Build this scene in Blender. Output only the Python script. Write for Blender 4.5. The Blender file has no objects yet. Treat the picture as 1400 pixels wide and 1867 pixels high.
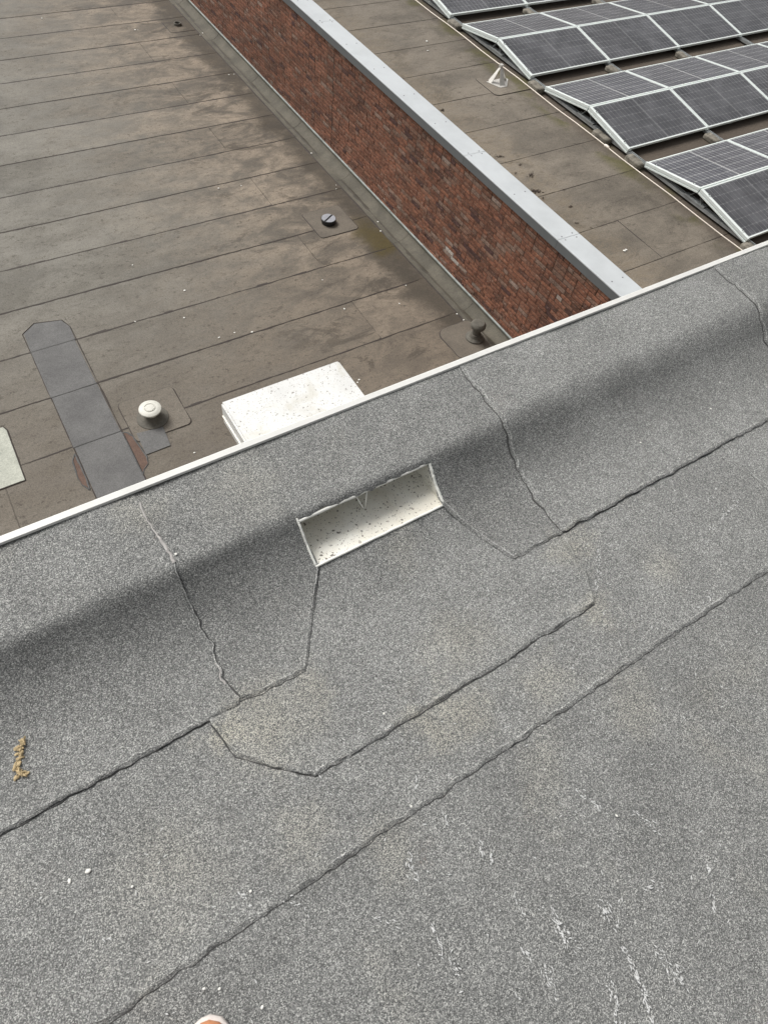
import bpy, bmesh, math, random
from mathutils import Vector, Matrix, noise

random.seed(7)
R = math.radians
scene = bpy.context.scene
col = scene.collection

# ------------------------------------------------------------------ camera
F_PX, CX, CY = 1147.0, 700.0, 933.5          # focal length and centre in photo pixels (1400 x 1867)
CAM = Vector((0.0, 0.0, 1.5))                # phone held 1.5 m above the upper roof
RC = Matrix(((0.84573671, 0.3964321, -0.35717083),
             (-0.52296164, 0.74879813, -0.40720079),
             (0.10602138, 0.5311713, 0.84060485)))
cam = bpy.data.cameras.new('camera')
cam.sensor_fit = 'VERTICAL'
cam.sensor_height = 36.0
cam.sensor_width = 27.0
cam.lens = F_PX / 1867.0 * 36.0
cam.clip_start = 0.02
cam.clip_end = 500
cam_o = bpy.data.objects.new('camera', cam)
m4 = RC.to_4x4()
m4.translation = CAM
cam_o.matrix_world = m4
col.objects.link(cam_o)
scene.camera = cam_o

# ------------------------------------------------------------------ overcast sky and veiled sun
SUN_AZ, SUN_EL = R(-22.0), R(50.0)            # azimuth from +Y towards +X
world = bpy.data.worlds.new('World')
scene.world = world
world.use_nodes = True
wn, wl = world.node_tree.nodes, world.node_tree.links
wn.clear()
sky = wn.new('ShaderNodeTexSky')
sky.sky_type = 'NISHITA'
sky.sun_disc = False
sky.sun_elevation = SUN_EL
sky.sun_rotation = SUN_AZ
sky.air_density = 1.5
sky.dust_density = 5.0
hs = wn.new('ShaderNodeHueSaturation')
hs.inputs['Saturation'].default_value = 0.10
bg = wn.new('ShaderNodeBackground')
bg.inputs['Strength'].default_value = 0.056
wo = wn.new('ShaderNodeOutputWorld')
wl.new(sky.outputs[0], hs.inputs['Color'])
wl.new(hs.outputs[0], bg.inputs['Color'])
wl.new(bg.outputs[0], wo.inputs['Surface'])

sun = bpy.data.lights.new('sun', 'SUN')
sun.energy = 1.5
sun.angle = R(28)
sun.color = (1.0, 0.97, 0.93)
sun_o = bpy.data.objects.new('sun', sun)
sd = Vector((math.sin(SUN_AZ) * math.cos(SUN_EL), math.cos(SUN_AZ) * math.cos(SUN_EL), math.sin(SUN_EL)))
sun_o.rotation_euler = sd.to_track_quat('Z', 'Y').to_euler()
sun_o.location = sd * 30
col.objects.link(sun_o)

scene.view_settings.view_transform = 'Standard'
scene.view_settings.look = 'None'
scene.view_settings.gamma = 1.0
scene.view_settings.use_curve_mapping = False
scene.view_settings.exposure = 1.0
scene.render.resolution_x, scene.render.resolution_y = 767, 1024
scene.render.engine = 'CYCLES'

# ------------------------------------------------------------------ levels (metres; upper roof = 0)
Z_LOW = -5.10       # lower roof
Z_COP = -3.15       # top of the coping
Z_SOL = -3.35       # solar roof
X_WALL = 6.12       # face of the brick wall


def ray(px, py):
    return RC @ Vector(((px - CX) / F_PX, -(py - CY) / F_PX, -1.0))


def at(px, py, z):
    d = ray(px, py)
    return CAM + d * ((z - CAM.z) / d.z)


def seen(p, margin=40):
    v = RC.transposed() @ (Vector(p) - CAM)
    if v.z > -0.05:
        return False
    x, y = CX - F_PX * v.x / v.z, CY + F_PX * v.y / v.z
    return -margin < x < 1400 + margin and -margin < y < 1867 + margin


# ------------------------------------------------------------------ object helpers
def tag(o, label=None, cat=None, group=None, kind=None):
    if label: o['label'] = label
    if cat: o['category'] = cat
    if group: o['group'] = group
    if kind: o['kind'] = kind
    return o


def empty(name, loc=(0, 0, 0), rz=0.0):
    o = bpy.data.objects.new(name, None)
    o.location = loc
    o.rotation_euler = (0, 0, rz)
    o.empty_display_size = 0.1
    col.objects.link(o)
    return o


def link(name, me, mat=None, parent=None, loc=None):
    o = bpy.data.objects.new(name, me)
    col.objects.link(o)
    if mat is not None and len(me.materials) == 0:
        me.materials.append(mat)
    if parent is not None:
        o.parent = parent
    if loc is not None:
        o.location = loc
    return o


def mesh_of(name, bm, smooth=False):
    me = bpy.data.meshes.new(name)
    bm.normal_update()
    bm.to_mesh(me)
    bm.free()
    if smooth:
        for p in me.polygons:
            p.use_smooth = True
    return me


def add_box(bm, x0, x1, y0, y1, z0, z1):
    vs = [bm.verts.new(c) for c in ((x0, y0, z0), (x1, y0, z0), (x1, y1, z0), (x0, y1, z0),
                                    (x0, y0, z1), (x1, y0, z1), (x1, y1, z1), (x0, y1, z1))]
    for f in ((3, 2, 1, 0), (4, 5, 6, 7), (0, 1, 5, 4), (1, 2, 6, 5), (2, 3, 7, 6), (3, 0, 4, 7)):
        bm.faces.new([vs[i] for i in f])
    return vs


def box_mesh(name, x0, x1, y0, y1, z0, z1, bevel=0.0, seg=2):
    bm = bmesh.new()
    add_box(bm, x0, x1, y0, y1, z0, z1)
    if bevel > 0:
        bmesh.ops.bevel(bm, geom=bm.edges[:], offset=bevel, segments=seg, affect='EDGES', profile=0.6)
    return mesh_of(name, bm)


def add_prism(bm, poly, z0, z1, bottom=True):
    """poly: list of (x, y) counter-clockwise; z0/z1 may be functions of (x, y)."""
    f0 = z0 if callable(z0) else (lambda x, y: z0)
    f1 = z1 if callable(z1) else (lambda x, y: z1)
    lo = [bm.verts.new((x, y, f0(x, y))) for x, y in poly]
    hi = [bm.verts.new((x, y, f1(x, y))) for x, y in poly]
    n = len(poly)
    top = bm.faces.new(hi)
    if bottom:
        bm.faces.new(lo[::-1])
    for i in range(n):
        j = (i + 1) % n
        bm.faces.new((lo[i], lo[j], hi[j], hi[i]))
    return top


def prism_mesh(name, poly, z0, z1, tri=False):
    bm = bmesh.new()
    add_prism(bm, poly, z0, z1)
    if tri:
        bmesh.ops.triangulate(bm, faces=bm.faces[:])
    bmesh.ops.recalc_face_normals(bm, faces=bm.faces[:])
    return mesh_of(name, bm)


def lathe_mesh(name, prof, n=32, smooth=True, sharp=35):
    bm = bmesh.new()
    rings = []
    for r, z in prof:
        if r < 1e-6:
            rings.append([bm.verts.new((0, 0, z))])
        else:
            rings.append([bm.verts.new((r * math.cos(2 * math.pi * k / n), r * math.sin(2 * math.pi * k / n), z)) for k in range(n)])
    for a, b in zip(rings, rings[1:]):
        if len(a) == 1 and len(b) == 1:
            continue
        for k in range(n):
            j = (k + 1) % n
            if len(a) == 1:
                bm.faces.new((a[0], b[k], b[j]))
            elif len(b) == 1:
                bm.faces.new((a[k], a[j], b[0]))
            else:
                bm.faces.new((a[k], a[j], b[j], b[k]))
    bmesh.ops.recalc_face_normals(bm, faces=bm.faces[:])
    me = mesh_of(name, bm, smooth)
    if smooth:
        me.set_sharp_from_angle(angle=R(sharp))
    return me


def tube_mesh(name, pts, rad, n=8):
    bm = bmesh.new()
    rings = []
    pts = [Vector(p) for p in pts]
    for i, p in enumerate(pts):
        a = pts[max(i - 1, 0)]
        b = pts[min(i + 1, len(pts) - 1)]
        d = (b - a).normalized()
        up = Vector((0, 0, 1)) if abs(d.z) < 0.9 else Vector((1, 0, 0))
        s = d.cross(up).normalized()
        t = s.cross(d).normalized()
        r = rad(i) if callable(rad) else rad
        rings.append([bm.verts.new(p + s * r * math.cos(2 * math.pi * k / n) + t * r * math.sin(2 * math.pi * k / n)) for k in range(n)])
    for a, b in zip(rings, rings[1:]):
        for k in range(n):
            j = (k + 1) % n
            bm.faces.new((a[k], a[j], b[j], b[k]))
    bm.faces.new(rings[0][::-1])
    bm.faces.new(rings[-1])
    bmesh.ops.recalc_face_normals(bm, faces=bm.faces[:])
    return mesh_of(name, bm, True)


def ns(x, y=0.0, z=0.0):
    return noise.noise(Vector((x, y, z)))


# ------------------------------------------------------------------ material helpers
def new_mat(name):
    m = bpy.data.materials.new(name)
    m.use_nodes = True
    nt = m.node_tree
    b = nt.nodes['Principled BSDF']
    return m, nt, b


class N:
    """small node-building helper"""
    def __init__(self, nt):
        self.nt = nt

    def node(self, t, **kw):
        n = self.nt.nodes.new(t)
        for k, v in kw.items():
            setattr(n, k, v)
        return n

    def ln(self, a, b):
        self.nt.links.new(a, b)

    def pos(self, scale=(1, 1, 1)):
        g = self.node('ShaderNodeNewGeometry')
        mp = self.node('ShaderNodeMapping')
        mp.inputs['Scale'].default_value = scale
        self.ln(g.outputs['Position'], mp.inputs['Vector'])
        return mp.outputs[0]

    def noise(self, vec, scale, detail=4, rough=0.55, dist=0.0):
        n = self.node('ShaderNodeTexNoise')
        n.inputs['Scale'].default_value = scale
        n.inputs['Detail'].default_value = detail
        n.inputs['Roughness'].default_value = rough
        n.inputs['Distortion'].default_value = dist
        self.ln(vec, n.inputs['Vector'])
        return n.outputs[0]

    def voro(self, vec, scale, out='Color', feature='F1'):
        n = self.node('ShaderNodeTexVoronoi', feature=feature)
        n.inputs['Scale'].default_value = scale
        self.ln(vec, n.inputs['Vector'])
        return n.outputs[out]

    def ramp(self, fac, stops, interp='LINEAR'):
        n = self.node('ShaderNodeValToRGB')
        cr = n.color_ramp
        cr.interpolation = interp
        while len(cr.elements) < len(stops):
            cr.elements.new(0.5)
        for e, (p, c) in zip(cr.elements, stops):
            e.position = p
            if not hasattr(c, '__len__'):
                c = (c, c, c)
            e.color = (*c[:3], 1)
        self.ln(fac, n.inputs[0])
        return n.outputs[0]

    def mix(self, fac, a, b, mode='MIX'):
        n = self.node('ShaderNodeMix', data_type='RGBA', blend_type=mode)
        for sock, v in ((n.inputs[0], fac), (n.inputs[6], a), (n.inputs[7], b)):
            if hasattr(v, 'links'):
                self.ln(v, sock)
            elif hasattr(v, '__len__'):
                sock.default_value = (*v[:3], 1)
            else:
                sock.default_value = v
        return n.outputs[2]

    def math(self, op, a, b=None, clamp=False):
        n = self.node('ShaderNodeMath', operation=op, use_clamp=clamp)
        for i, v in enumerate((a, b)):
            if v is None:
                continue
            if hasattr(v, 'links'):
                self.ln(v, n.inputs[i])
            else:
                n.inputs[i].default_value = v
        return n.outputs[0]

    def rng(self, v, a, b, c=0.0, d=1.0, smooth=True):
        n = self.node('ShaderNodeMapRange', interpolation_type='SMOOTHSTEP' if smooth else 'LINEAR')
        self.ln(v, n.inputs[0])
        for i, x in enumerate((a, b, c, d)):
            n.inputs[i + 1].default_value = x
        return n.outputs[0]

    def sep(self, v):
        n = self.node('ShaderNodeSeparateXYZ')
        self.ln(v, n.inputs[0])
        return n.outputs

    def rand(self):
        return self.node('ShaderNodeObjectInfo').outputs['Random']

    def bump(self, h, strength, dist, b, prev=None):
        n = self.node('ShaderNodeBump')
        n.inputs['Strength'].default_value = strength
        n.inputs['Distance'].default_value = dist
        self.ln(h, n.inputs['Height'])
        if prev is not None:
            self.ln(prev, n.inputs['Normal'])
        self.ln(n.outputs[0], b.inputs['Normal'])
        return n.outputs[0]


def mat_grey_felt(name='grey_mineral_felt', tone=1.0):
    m, nt, b = new_mat(name)
    k = N(nt)
    p = k.pos()
    g1 = k.sep(k.voro(p, 540))[0]
    g2 = k.noise(p, 340, 3, 0.75)
    g = k.math('ADD', k.math('MULTIPLY', g1, 0.60), k.math('MULTIPLY', g2, 0.42))
    T = lambda a_, b_, c_: (a_ * tone, b_ * tone, c_ * tone * 0.995)
    c = k.ramp(g, [(0.16, T(0.052, 0.053, 0.052)), (0.48, T(0.128, 0.130, 0.128)), (0.70, T(0.225, 0.227, 0.220)), (0.88, T(0.46, 0.46, 0.44))])
    # worn, lichen-dusted patches (some at known places) and faint rusty granules
    big = k.noise(p, 2.6, 6, 0.62, 0.5)
    acc = k.rng(big, 0.56, 0.76, 0, 0.45)
    for (cx, cy, rad, amp) in ((0.10, 0.36, 0.17, 0.8), (0.50, 0.16, 0.12, 0.9), (0.75, 0.12, 0.10, 0.6), (0.30, 0.90, 0.16, 0.4), (0.05, 0.93, 0.10, 0.5), (0.60, 0.30, 0.14, 0.5), (1.05, 0.38, 0.10, 0.9), (-0.2, 0.2, 0.18, 0.4), (0.02, 0.39, 0.09, 1.0), (0.22, 0.40, 0.08, 0.7), (0.97, 0.17, 0.09, 0.7), (0.62, 0.60, 0.09, 0.4), (0.42, 0.17, 0.08, 0.8), (0.05, 0.12, 0.10, 0.5), (0.9, -0.05, 0.12, 0.45), (0.2, 0.0, 0.10, 0.4), (1.25, 0.2, 0.10, 0.5)):
        dv = k.node('ShaderNodeVectorMath', operation='DISTANCE')
        fl = k.node('ShaderNodeCombineXYZ')
        xyz = k.sep(p)
        k.ln(xyz[0], fl.inputs[0])
        k.ln(xyz[1], fl.inputs[1])
        k.ln(fl.outputs[0], dv.inputs[0])
        dv.inputs[1].default_value = (cx, cy, 0)
        dd = k.math('ADD', dv.outputs['Value'], k.math('MULTIPLY', k.math('SUBTRACT', k.noise(p, 11, 5, 0.65), 0.5), 0.25))
        acc = k.math('MAXIMUM', acc, k.rng(dd, rad, 0.0, 0, amp))
    mask = k.math('MULTIPLY', acc, k.rng(g, 0.35, 0.75))
    c = k.mix(k.math('MULTIPLY', mask, 0.62), c, (0.53, 0.50, 0.405))
    rust = k.math('MULTIPLY', k.rng(k.noise(p, 5.5, 5, 0.65), 0.60, 0.74), k.rng(g2, 0.5, 0.7))
    c = k.mix(k.math('MULTIPLY', rust, 0.35), c, (0.34, 0.24, 0.19))
    med = k.rng(k.noise(p, 4.5, 8, 0.7), 0.3, 0.7, 0.88, 1.10)
    c = k.mix(1.0, c, med, 'MULTIPLY')
    smudge = k.rng(k.noise(k.pos((1.0, 0.6, 1)), 3.3, 7, 0.7, 1.0), 0.58, 0.72)
    c = k.mix(k.math('MULTIPLY', smudge, 0.12), c, T(0.075, 0.077, 0.077))
    c = k.mix(1.0, c, k.rng(k.rand(), 0, 1, 0.95, 1.05, False), 'MULTIPLY')
    k.ln(c, b.inputs['Base Color'])
    b.inputs['Roughness'].default_value = 0.9
    b.inputs['Specular IOR Level'].default_value = 0.25
    d = k.voro(p, 540, 'Distance')
    n1 = k.bump(k.noise(p, 26, 6, 0.65), 0.4, 0.006, b)
    k.bump(k.math('SUBTRACT', k.math('MULTIPLY', g1, 0.6), d), 0.6, 0.0016, b, n1)
    return m


def mat_brown_felt(name, solar=False):
    m, nt, b = new_mat(name)
    k = N(nt)
    p = k.pos()
    x, y, z = k.sep(p)
    streak = k.noise(k.pos((0.8, 1.4, 1)), 0.9, 9, 0.68, 0.3)
    streak2 = k.noise(k.pos((1.1, 1.9, 1)), 1.5, 9, 0.70, 0.5)
    fine = k.noise(p, 38, 4, 0.7)
    fine2 = k.noise(k.pos((0.7, 1.3, 1)), 10, 8, 0.75, 0.3)
    if not solar:
        wallness = k.rng(x, 0.6, 5.6)                    # ponding water runs to the wall side
        base = k.mix(k.rng(streak, 0.38, 0.62), (0.140, 0.131, 0.112), (0.192, 0.181, 0.156))
        near = k.mix(k.rng(streak2, 0.36, 0.64), (0.100, 0.084, 0.066), (0.262, 0.215, 0.165))
        c = k.mix(wallness, base, near)
        ybrown = k.rng(y, 9.5, 5.2)
        c = k.mix(k.math('MULTIPLY', ybrown, 0.55), c, (0.140, 0.113, 0.087))
    else:
        c = k.mix(k.rng(streak, 0.36, 0.62), (0.120, 0.104, 0.084), (0.190, 0.164, 0.132))
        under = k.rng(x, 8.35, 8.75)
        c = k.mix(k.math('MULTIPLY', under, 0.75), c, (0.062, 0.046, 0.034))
        moss = k.math('MULTIPLY', k.math('MULTIPLY', k.rng(x, 8.25, 8.5), k.rng(x, 8.95, 8.7)), k.rng(k.noise(p, 1.6, 4), 0.44, 0.6))
        c = k.mix(k.math('MULTIPLY', moss, 0.7), c, (0.075, 0.070, 0.018))
    # dark grime blotches and specks
    spots = k.rng(k.math('ADD', k.math('MULTIPLY', fine2, 0.62), k.math('MULTIPLY', fine, 0.38)), 0.52, 0.62)
    pit = k.math('MULTIPLY', k.rng(k.noise(p, 75, 3, 0.7), 0.58, 0.68), k.rng(fine2, 0.42, 0.58))
    c = k.mix(k.math('MULTIPLY', pit, 0.6), c, (0.05, 0.042, 0.034))
    amt = k.math('MULTIPLY', k.rng(streak2, 0.4, 0.6, 0.35, 0.8), spots)
    c = k.mix(amt, c, (0.062, 0.052, 0.042))
    blot = k.rng(k.noise(k.pos((0.8, 1.5, 1)), 1.25, 10, 0.75, 0.6), 0.54, 0.62)
    if not solar:
        blot = k.math('MULTIPLY', blot, k.rng(x, 1.5, 4.6, 0.15, 0.8))
        # damp dark line in the gutter along the wall and an algae patch
        ed = k.math('ADD', x, k.math('MULTIPLY', k.math('SUBTRACT', k.noise(p, 1.4, 6, 0.7), 0.5), 1.1))
        damp = k.math('MULTIPLY', k.rng(ed, 5.2, 5.6), k.rng(k.noise(p, 0.8, 6, 0.7), 0.22, 0.42))
        c = k.mix(k.math('MULTIPLY', damp, 0.78), c, (0.046, 0.038, 0.028))
        gx = k.math('SUBTRACT', x, 5.62)
        gy = k.math('MULTIPLY', k.math('SUBTRACT', y, 8.0), 0.55)
        dd = k.math('SQRT', k.math('ADD', k.math('MULTIPLY', gx, gx), k.math('MULTIPLY', gy, gy)))
        dd = k.math('ADD', dd, k.math('MULTIPLY', k.math('SUBTRACT', k.noise(p, 3, 5), 0.5), 0.5))
        c = k.mix(k.math('MULTIPLY', k.rng(dd, 0.42, 0.1), 0.75), c, (0.075, 0.055, 0.012))
    else:
        blot = k.math('MULTIPLY', blot, 0.45)
        # soil collected beside the coping
        ed = k.math('ADD', x, k.math('MULTIPLY', k.math('SUBTRACT', k.noise(p, 2.2, 7, 0.75), 0.5), 1.6))
        soil = k.math('MULTIPLY', k.rng(ed, 7.0, 6.6), k.rng(k.noise(p, 6.0, 6, 0.75), 0.55, 0.66))
        c = k.mix(k.math('MULTIPLY', soil, 0.8), c, (0.045, 0.03, 0.02))
        tan = k.math('MULTIPLY', k.rng(ed, 7.5, 6.8), k.rng(fine2, 0.35, 0.6))
        c = k.mix(k.math('MULTIPLY', tan, 0.45), c, (0.23, 0.185, 0.13))
    c = k.mix(k.math('MULTIPLY', blot, 0.8), c, (0.058, 0.048, 0.037))
    tint = k.rng(k.rand(), 0, 1, 0.90, 1.08, False)
    c = k.mix(1.0, c, tint, 'MULTIPLY')
    grain = k.rng(k.sep(k.voro(p, 130))[0], 0, 1, 0.78, 1.22, False)
    c = k.mix(1.0, c, grain, 'MULTIPLY')
    k.ln(c, b.inputs['Base Color'])
    rg = k.rng(streak2, 0.3, 0.7, 0.72, 0.9)
    k.ln(rg, b.inputs['Roughness'])
    b.inputs['Specular IOR Level'].default_value = 0.35
    n1 = k.bump(fine2, 0.4, 0.012, b)
    k.bump(fine, 0.4, 0.004, b, n1)
    return m


def mat_patch_felt(name, c0, c1, speck=(0.05, 0.05, 0.05)):
    m, nt, b = new_mat(name)
    k = N(nt)
    p = k.pos()
    c = k.mix(k.rng(k.noise(p, 3.0, 6, 0.65), 0.3, 0.7), c0, c1)
    sp = k.rng(k.noise(p, 30, 4, 0.75), 0.6, 0.75)
    c = k.mix(k.math('MULTIPLY', sp, 0.55), c, speck)
    g = k.rng(k.sep(k.voro(p, 120))[0], 0, 1, 0.8, 1.2, False)
    c = k.mix(1.0, c, g, 'MULTIPLY')
    k.ln(c, b.inputs['Base Color'])
    b.inputs['Roughness'].default_value = 0.85
    k.bump(k.noise(p, 45, 4), 0.4, 0.004, b)
    return m


def mat_plain(name, c, rough=0.5, metal=0.0, dirt=0.25, dscale=8.0, spec=0.5, bump=0.0, speck=0.0, speck_c=(0.08, 0.06, 0.04)):
    m, nt, b = new_mat(name)
    k = N(nt)
    p = k.pos()
    lo = tuple(v * (1 - dirt) for v in c)
    cc = k.mix(k.rng(k.noise(p, dscale, 6, 0.65), 0.3, 0.65), lo, c)
    if speck:
        v = k.voro(p, 95, 'Distance')
        r = k.sep(k.voro(p, 95))[1]
        s = k.math('MULTIPLY', k.rng(v, 0.36, 0.2), k.rng(r, 1 - speck, 1 - speck + 0.02))
        cc = k.mix(s, cc, speck_c)
        v2 = k.noise(k.pos((1, 1, 1)), 60, 5, 0.7)
        cc = k.mix(k.math('MULTIPLY', k.rng(v2, 0.62, 0.72), 0.6), cc, tuple(0.6 * q + 0.02 for q in speck_c))
    k.ln(cc, b.inputs['Base Color'])
    b.inputs['Roughness'].default_value = rough
    b.inputs['Metallic'].default_value = metal
    b.inputs['Specular IOR Level'].default_value = spec
    if bump:
        k.bump(k.noise(p, dscale * 4, 5), bump, 0.004, b)
    return m


def grit(k, p, c, sc, th, tint, amt):
    """irregular crumbs scattered on a pale surface"""
    wv = k.node('ShaderNodeVectorMath', operation='ADD')
    nz = k.node('ShaderNodeTexNoise')
    nz.inputs['Scale'].default_value = sc * 0.8
    k.ln(p, nz.inputs['Vector'])
    sw = k.node('ShaderNodeVectorMath', operation='SCALE')
    k.ln(nz.outputs['Color'], sw.inputs[0])
    sw.inputs['Scale'].default_value = 1.5 / sc
    k.ln(p, wv.inputs[0])
    k.ln(sw.outputs[0], wv.inputs[1])
    v = k.voro(wv.outputs[0], sc, 'Distance')
    r = k.sep(k.voro(wv.outputs[0], sc))[1]
    s = k.math('MULTIPLY', k.rng(v, 0.38, 0.22), k.rng(r, th, th + 0.02))
    return k.mix(k.math('MULTIPLY', s, amt), c, tint)


def mat_scupper():
    """cream coated sheet metal with grit that has washed in"""
    m, nt, b = new_mat('scupper_coated_metal')
    k = N(nt)
    p = k.pos()
    big = k.noise(p, 7, 6, 0.65, 0.4)
    c = k.mix(k.rng(big, 0.35, 0.65), (0.72, 0.69, 0.60), (0.84, 0.83, 0.76))
    for sc, th, tint in ((130, 0.80, (0.06, 0.04, 0.03)), (260, 0.80, (0.12, 0.08, 0.06)), (75, 0.90, (0.05, 0.035, 0.025))):
        c = grit(k, p, c, sc, th, tint, 0.85)
    s2 = k.rng(k.noise(p, 85, 4, 0.7), 0.62, 0.7)
    c = k.mix(k.math('MULTIPLY', s2, 0.55), c, (0.16, 0.10, 0.07))
    k.ln(c, b.inputs['Base Color'])
    b.inputs['Roughness'].default_value = 0.45
    return m


def mat_outlet():
    m, nt, b = new_mat('outlet_white_metal')
    k = N(nt)
    p = k.pos()
    c = k.mix(k.rng(k.noise(p, 9, 5), 0.3, 0.6), (0.60, 0.60, 0.585), (0.67, 0.67, 0.655))
    yel = k.rng(k.noise(p, 10, 6, 0.6, 0.3), 0.52, 0.66)
    c = k.mix(k.math('MULTIPLY', yel, 0.35), c, (0.45, 0.42, 0.32))
    for sc, th, tint in ((150, 0.82, (0.18, 0.16, 0.13)), (300, 0.72, (0.30, 0.28, 0.24)), (90, 0.94, (0.12, 0.10, 0.08))):
        c = grit(k, p, c, sc, th, tint, 0.8)
    s2 = k.rng(k.noise(p, 70, 5, 0.75), 0.60, 0.70)
    c = k.mix(k.math('MULTIPLY', s2, 0.6), c, (0.28, 0.25, 0.20))
    k.ln(c, b.inputs['Base Color'])
    b.inputs['Roughness'].default_value = 0.4
    return m


def mat_brick():
    m, nt, b = new_mat('fired_clay_brick')
    k = N(nt)
    p = k.pos()
    a = k.node('ShaderNodeAttribute')
    a.attribute_name = 'brick_tone'
    t = k.sep(a.outputs['Color'])
    c = k.ramp(t[0], [(0.0, (0.10, 0.048, 0.042)), (0.22, (0.185, 0.086, 0.053)), (0.45, (0.25, 0.106, 0.064)),
                      (0.68, (0.31, 0.132, 0.078)), (0.86, (0.24, 0.140, 0.100)), (0.95, (0.29, 0.20, 0.155)), (1.0, (0.52, 0.47, 0.42))])
    n1 = k.noise(p, 30, 5, 0.75)
    c = k.mix(1.0, c, k.rng(n1, 0.3, 0.7, 0.45, 1.55), 'MULTIPLY')
    smear = k.rng(k.noise(k.pos((1, 0.7, 1.5)), 30, 4, 0.75), 0.57, 0.66)
    c = k.mix(k.math('MULTIPLY', smear, 0.85), c, (0.42, 0.30, 0.235))
    dark = k.rng(k.noise(p, 17, 4, 0.7), 0.58, 0.7)
    c = k.mix(k.math('MULTIPLY', dark, 0.5), c, (0.05, 0.025, 0.02))
    big = k.rng(k.noise(p, 0.9, 5), 0.3, 0.7, 0.60, 0.88)
    c = k.mix(1.0, c, big, 'MULTIPLY')
    k.ln(c, b.inputs['Base Color'])
    b.inputs['Roughness'].default_value = 0.9
    k.bump(n1, 0.6, 0.008, b)
    return m


def mat_cell(name='solar_cell'):
    m, nt, b = new_mat(name)
    k = N(nt)
    p = k.pos()
    r = k.rand()
    c = k.mix(k.rng(r, 0, 1, 0, 1, False), (0.030, 0.031, 0.066), (0.046, 0.038, 0.064))
    k.ln(c, b.inputs['Base Color'])
    b.inputs['Roughness'].default_value = 0.35
    return m


def mat_glass():
    m = bpy.data.materials.new('panel_glass')
    m.use_nodes = True
    nt = m.node_tree
    nt.nodes.clear()
    k = N(nt)
    out = k.node('ShaderNodeOutputMaterial')
    tr = k.node('ShaderNodeBsdfTransparent')
    tr.inputs[0].default_value = (0.96, 0.97, 0.97, 1)
    gl = k.node('ShaderNodeBsdfGlossy')
    gl.inputs['Roughness'].default_value = 0.12
    df = k.node('ShaderNodeBsdfDiffuse')
    df.inputs['Color'].default_value = (0.50, 0.50, 0.53, 1)  # dust film whose cool tone also paints in the sky's sheen
    fr = k.node('ShaderNodeFresnel')
    fr.inputs['IOR'].default_value = 1.8
    dust_sheen = k.node('ShaderNodeMixShader')
    p = k.pos()
    k.ln(k.rng(k.noise(p, 3.0, 6, 0.7), 0.35, 0.7, 0.08, 0.20), dust_sheen.inputs[0])
    k.ln(tr.outputs[0], dust_sheen.inputs[1])
    k.ln(df.outputs[0], dust_sheen.inputs[2])
    mx = k.node('ShaderNodeMixShader')
    k.ln(fr.outputs[0], mx.inputs[0])
    k.ln(dust_sheen.outputs[0], mx.inputs[1])
    k.ln(gl.outputs[0], mx.inputs[2])
    k.ln(mx.outputs[0], out.inputs['Surface'])
    return m


M = {}
M['felt'] = mat_grey_felt(tone=1.36)
M['felt_shaded'] = mat_grey_felt('grey_mineral_felt_shaded', 1.20)  # same felt toned down, stands in for the standing person's shadow
M['felt_edge'] = mat_grey_felt('worn_felt_lip', 2.1)
M['low'] = mat_brown_felt('weathered_brown_felt')
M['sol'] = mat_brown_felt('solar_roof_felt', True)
M['strip'] = mat_patch_felt('dark_grey_felt', (0.100, 0.098, 0.097), (0.135, 0.133, 0.13))
M['slab'] = mat_patch_felt('pale_mineral_felt', (0.34, 0.35, 0.30), (0.44, 0.45, 0.39), (0.26, 0.26, 0.2))
M['bare'] = mat_patch_felt('bare_rusty_felt', (0.085, 0.050, 0.036), (0.125, 0.078, 0.058), (0.04, 0.028, 0.022))
M['collar'] = mat_patch_felt('torched_collar_felt', (0.108, 0.092, 0.074), (0.150, 0.128, 0.102))
M['upstand'] = mat_patch_felt('algae_grey_felt', (0.078, 0.071, 0.055), (0.125, 0.113, 0.088), (0.05, 0.044, 0.034))
M['bitumen'] = mat_plain('bitumen_bleed', (0.055, 0.054, 0.052), 0.6, dirt=0.4, dscale=40, bump=0.4)
M['bitumen_brown'] = mat_plain('old_bitumen_bleed', (0.040, 0.029, 0.023), 0.75, dirt=0.4, dscale=20)
M['palebead'] = mat_patch_felt('granule_filled_bead', (0.27, 0.26, 0.25), (0.42, 0.40, 0.385), (0.12, 0.12, 0.12))
M['trim'] = mat_plain('white_coated_trim', (0.72, 0.72, 0.69), 0.42, dirt=0.10)
M['scup'] = mat_scupper()
M['outlet'] = mat_outlet()
M['lip'] = mat_plain('white_scupper_lip', (0.82, 0.82, 0.77), 0.45, dirt=0.1, dscale=40)
M['brick'] = mat_brick()
M['mortar'] = mat_plain('brown_mortar', (0.115, 0.075, 0.058), 0.95, dirt=0.5, dscale=12, bump=0.4)
M['render'] = mat_plain('rendered_wall', (0.30, 0.28, 0.25), 0.9, dirt=0.25, dscale=3)
M['coping'] = mat_plain('coping_light_grey_metal', (0.51, 0.535, 0.55), 0.42, dirt=0.12, dscale=2.0, spec=0.5)
M['fascia'] = mat_plain('dark_grey_fascia', (0.135, 0.145, 0.15), 0.5, dirt=0.1, dscale=3)
M['screw'] = mat_plain('dull_screw', (0.25, 0.25, 0.26), 0.5, 0.6)
M['dark'] = mat_plain('dark_sealant', (0.025, 0.018, 0.016), 0.8)
M['alu'] = mat_plain('panel_frame_aluminium', (0.74, 0.79, 0.77), 0.4, 0.0, dirt=0.05, dscale=5)
M['rail'] = mat_plain('galvanised_rail', (0.42, 0.44, 0.44), 0.5, 0.5, dirt=0.35, dscale=9)
M['back'] = mat_plain('white_backsheet', (0.80, 0.79, 0.78), 0.6, dirt=0.1)
M['cell'] = mat_cell()
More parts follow.
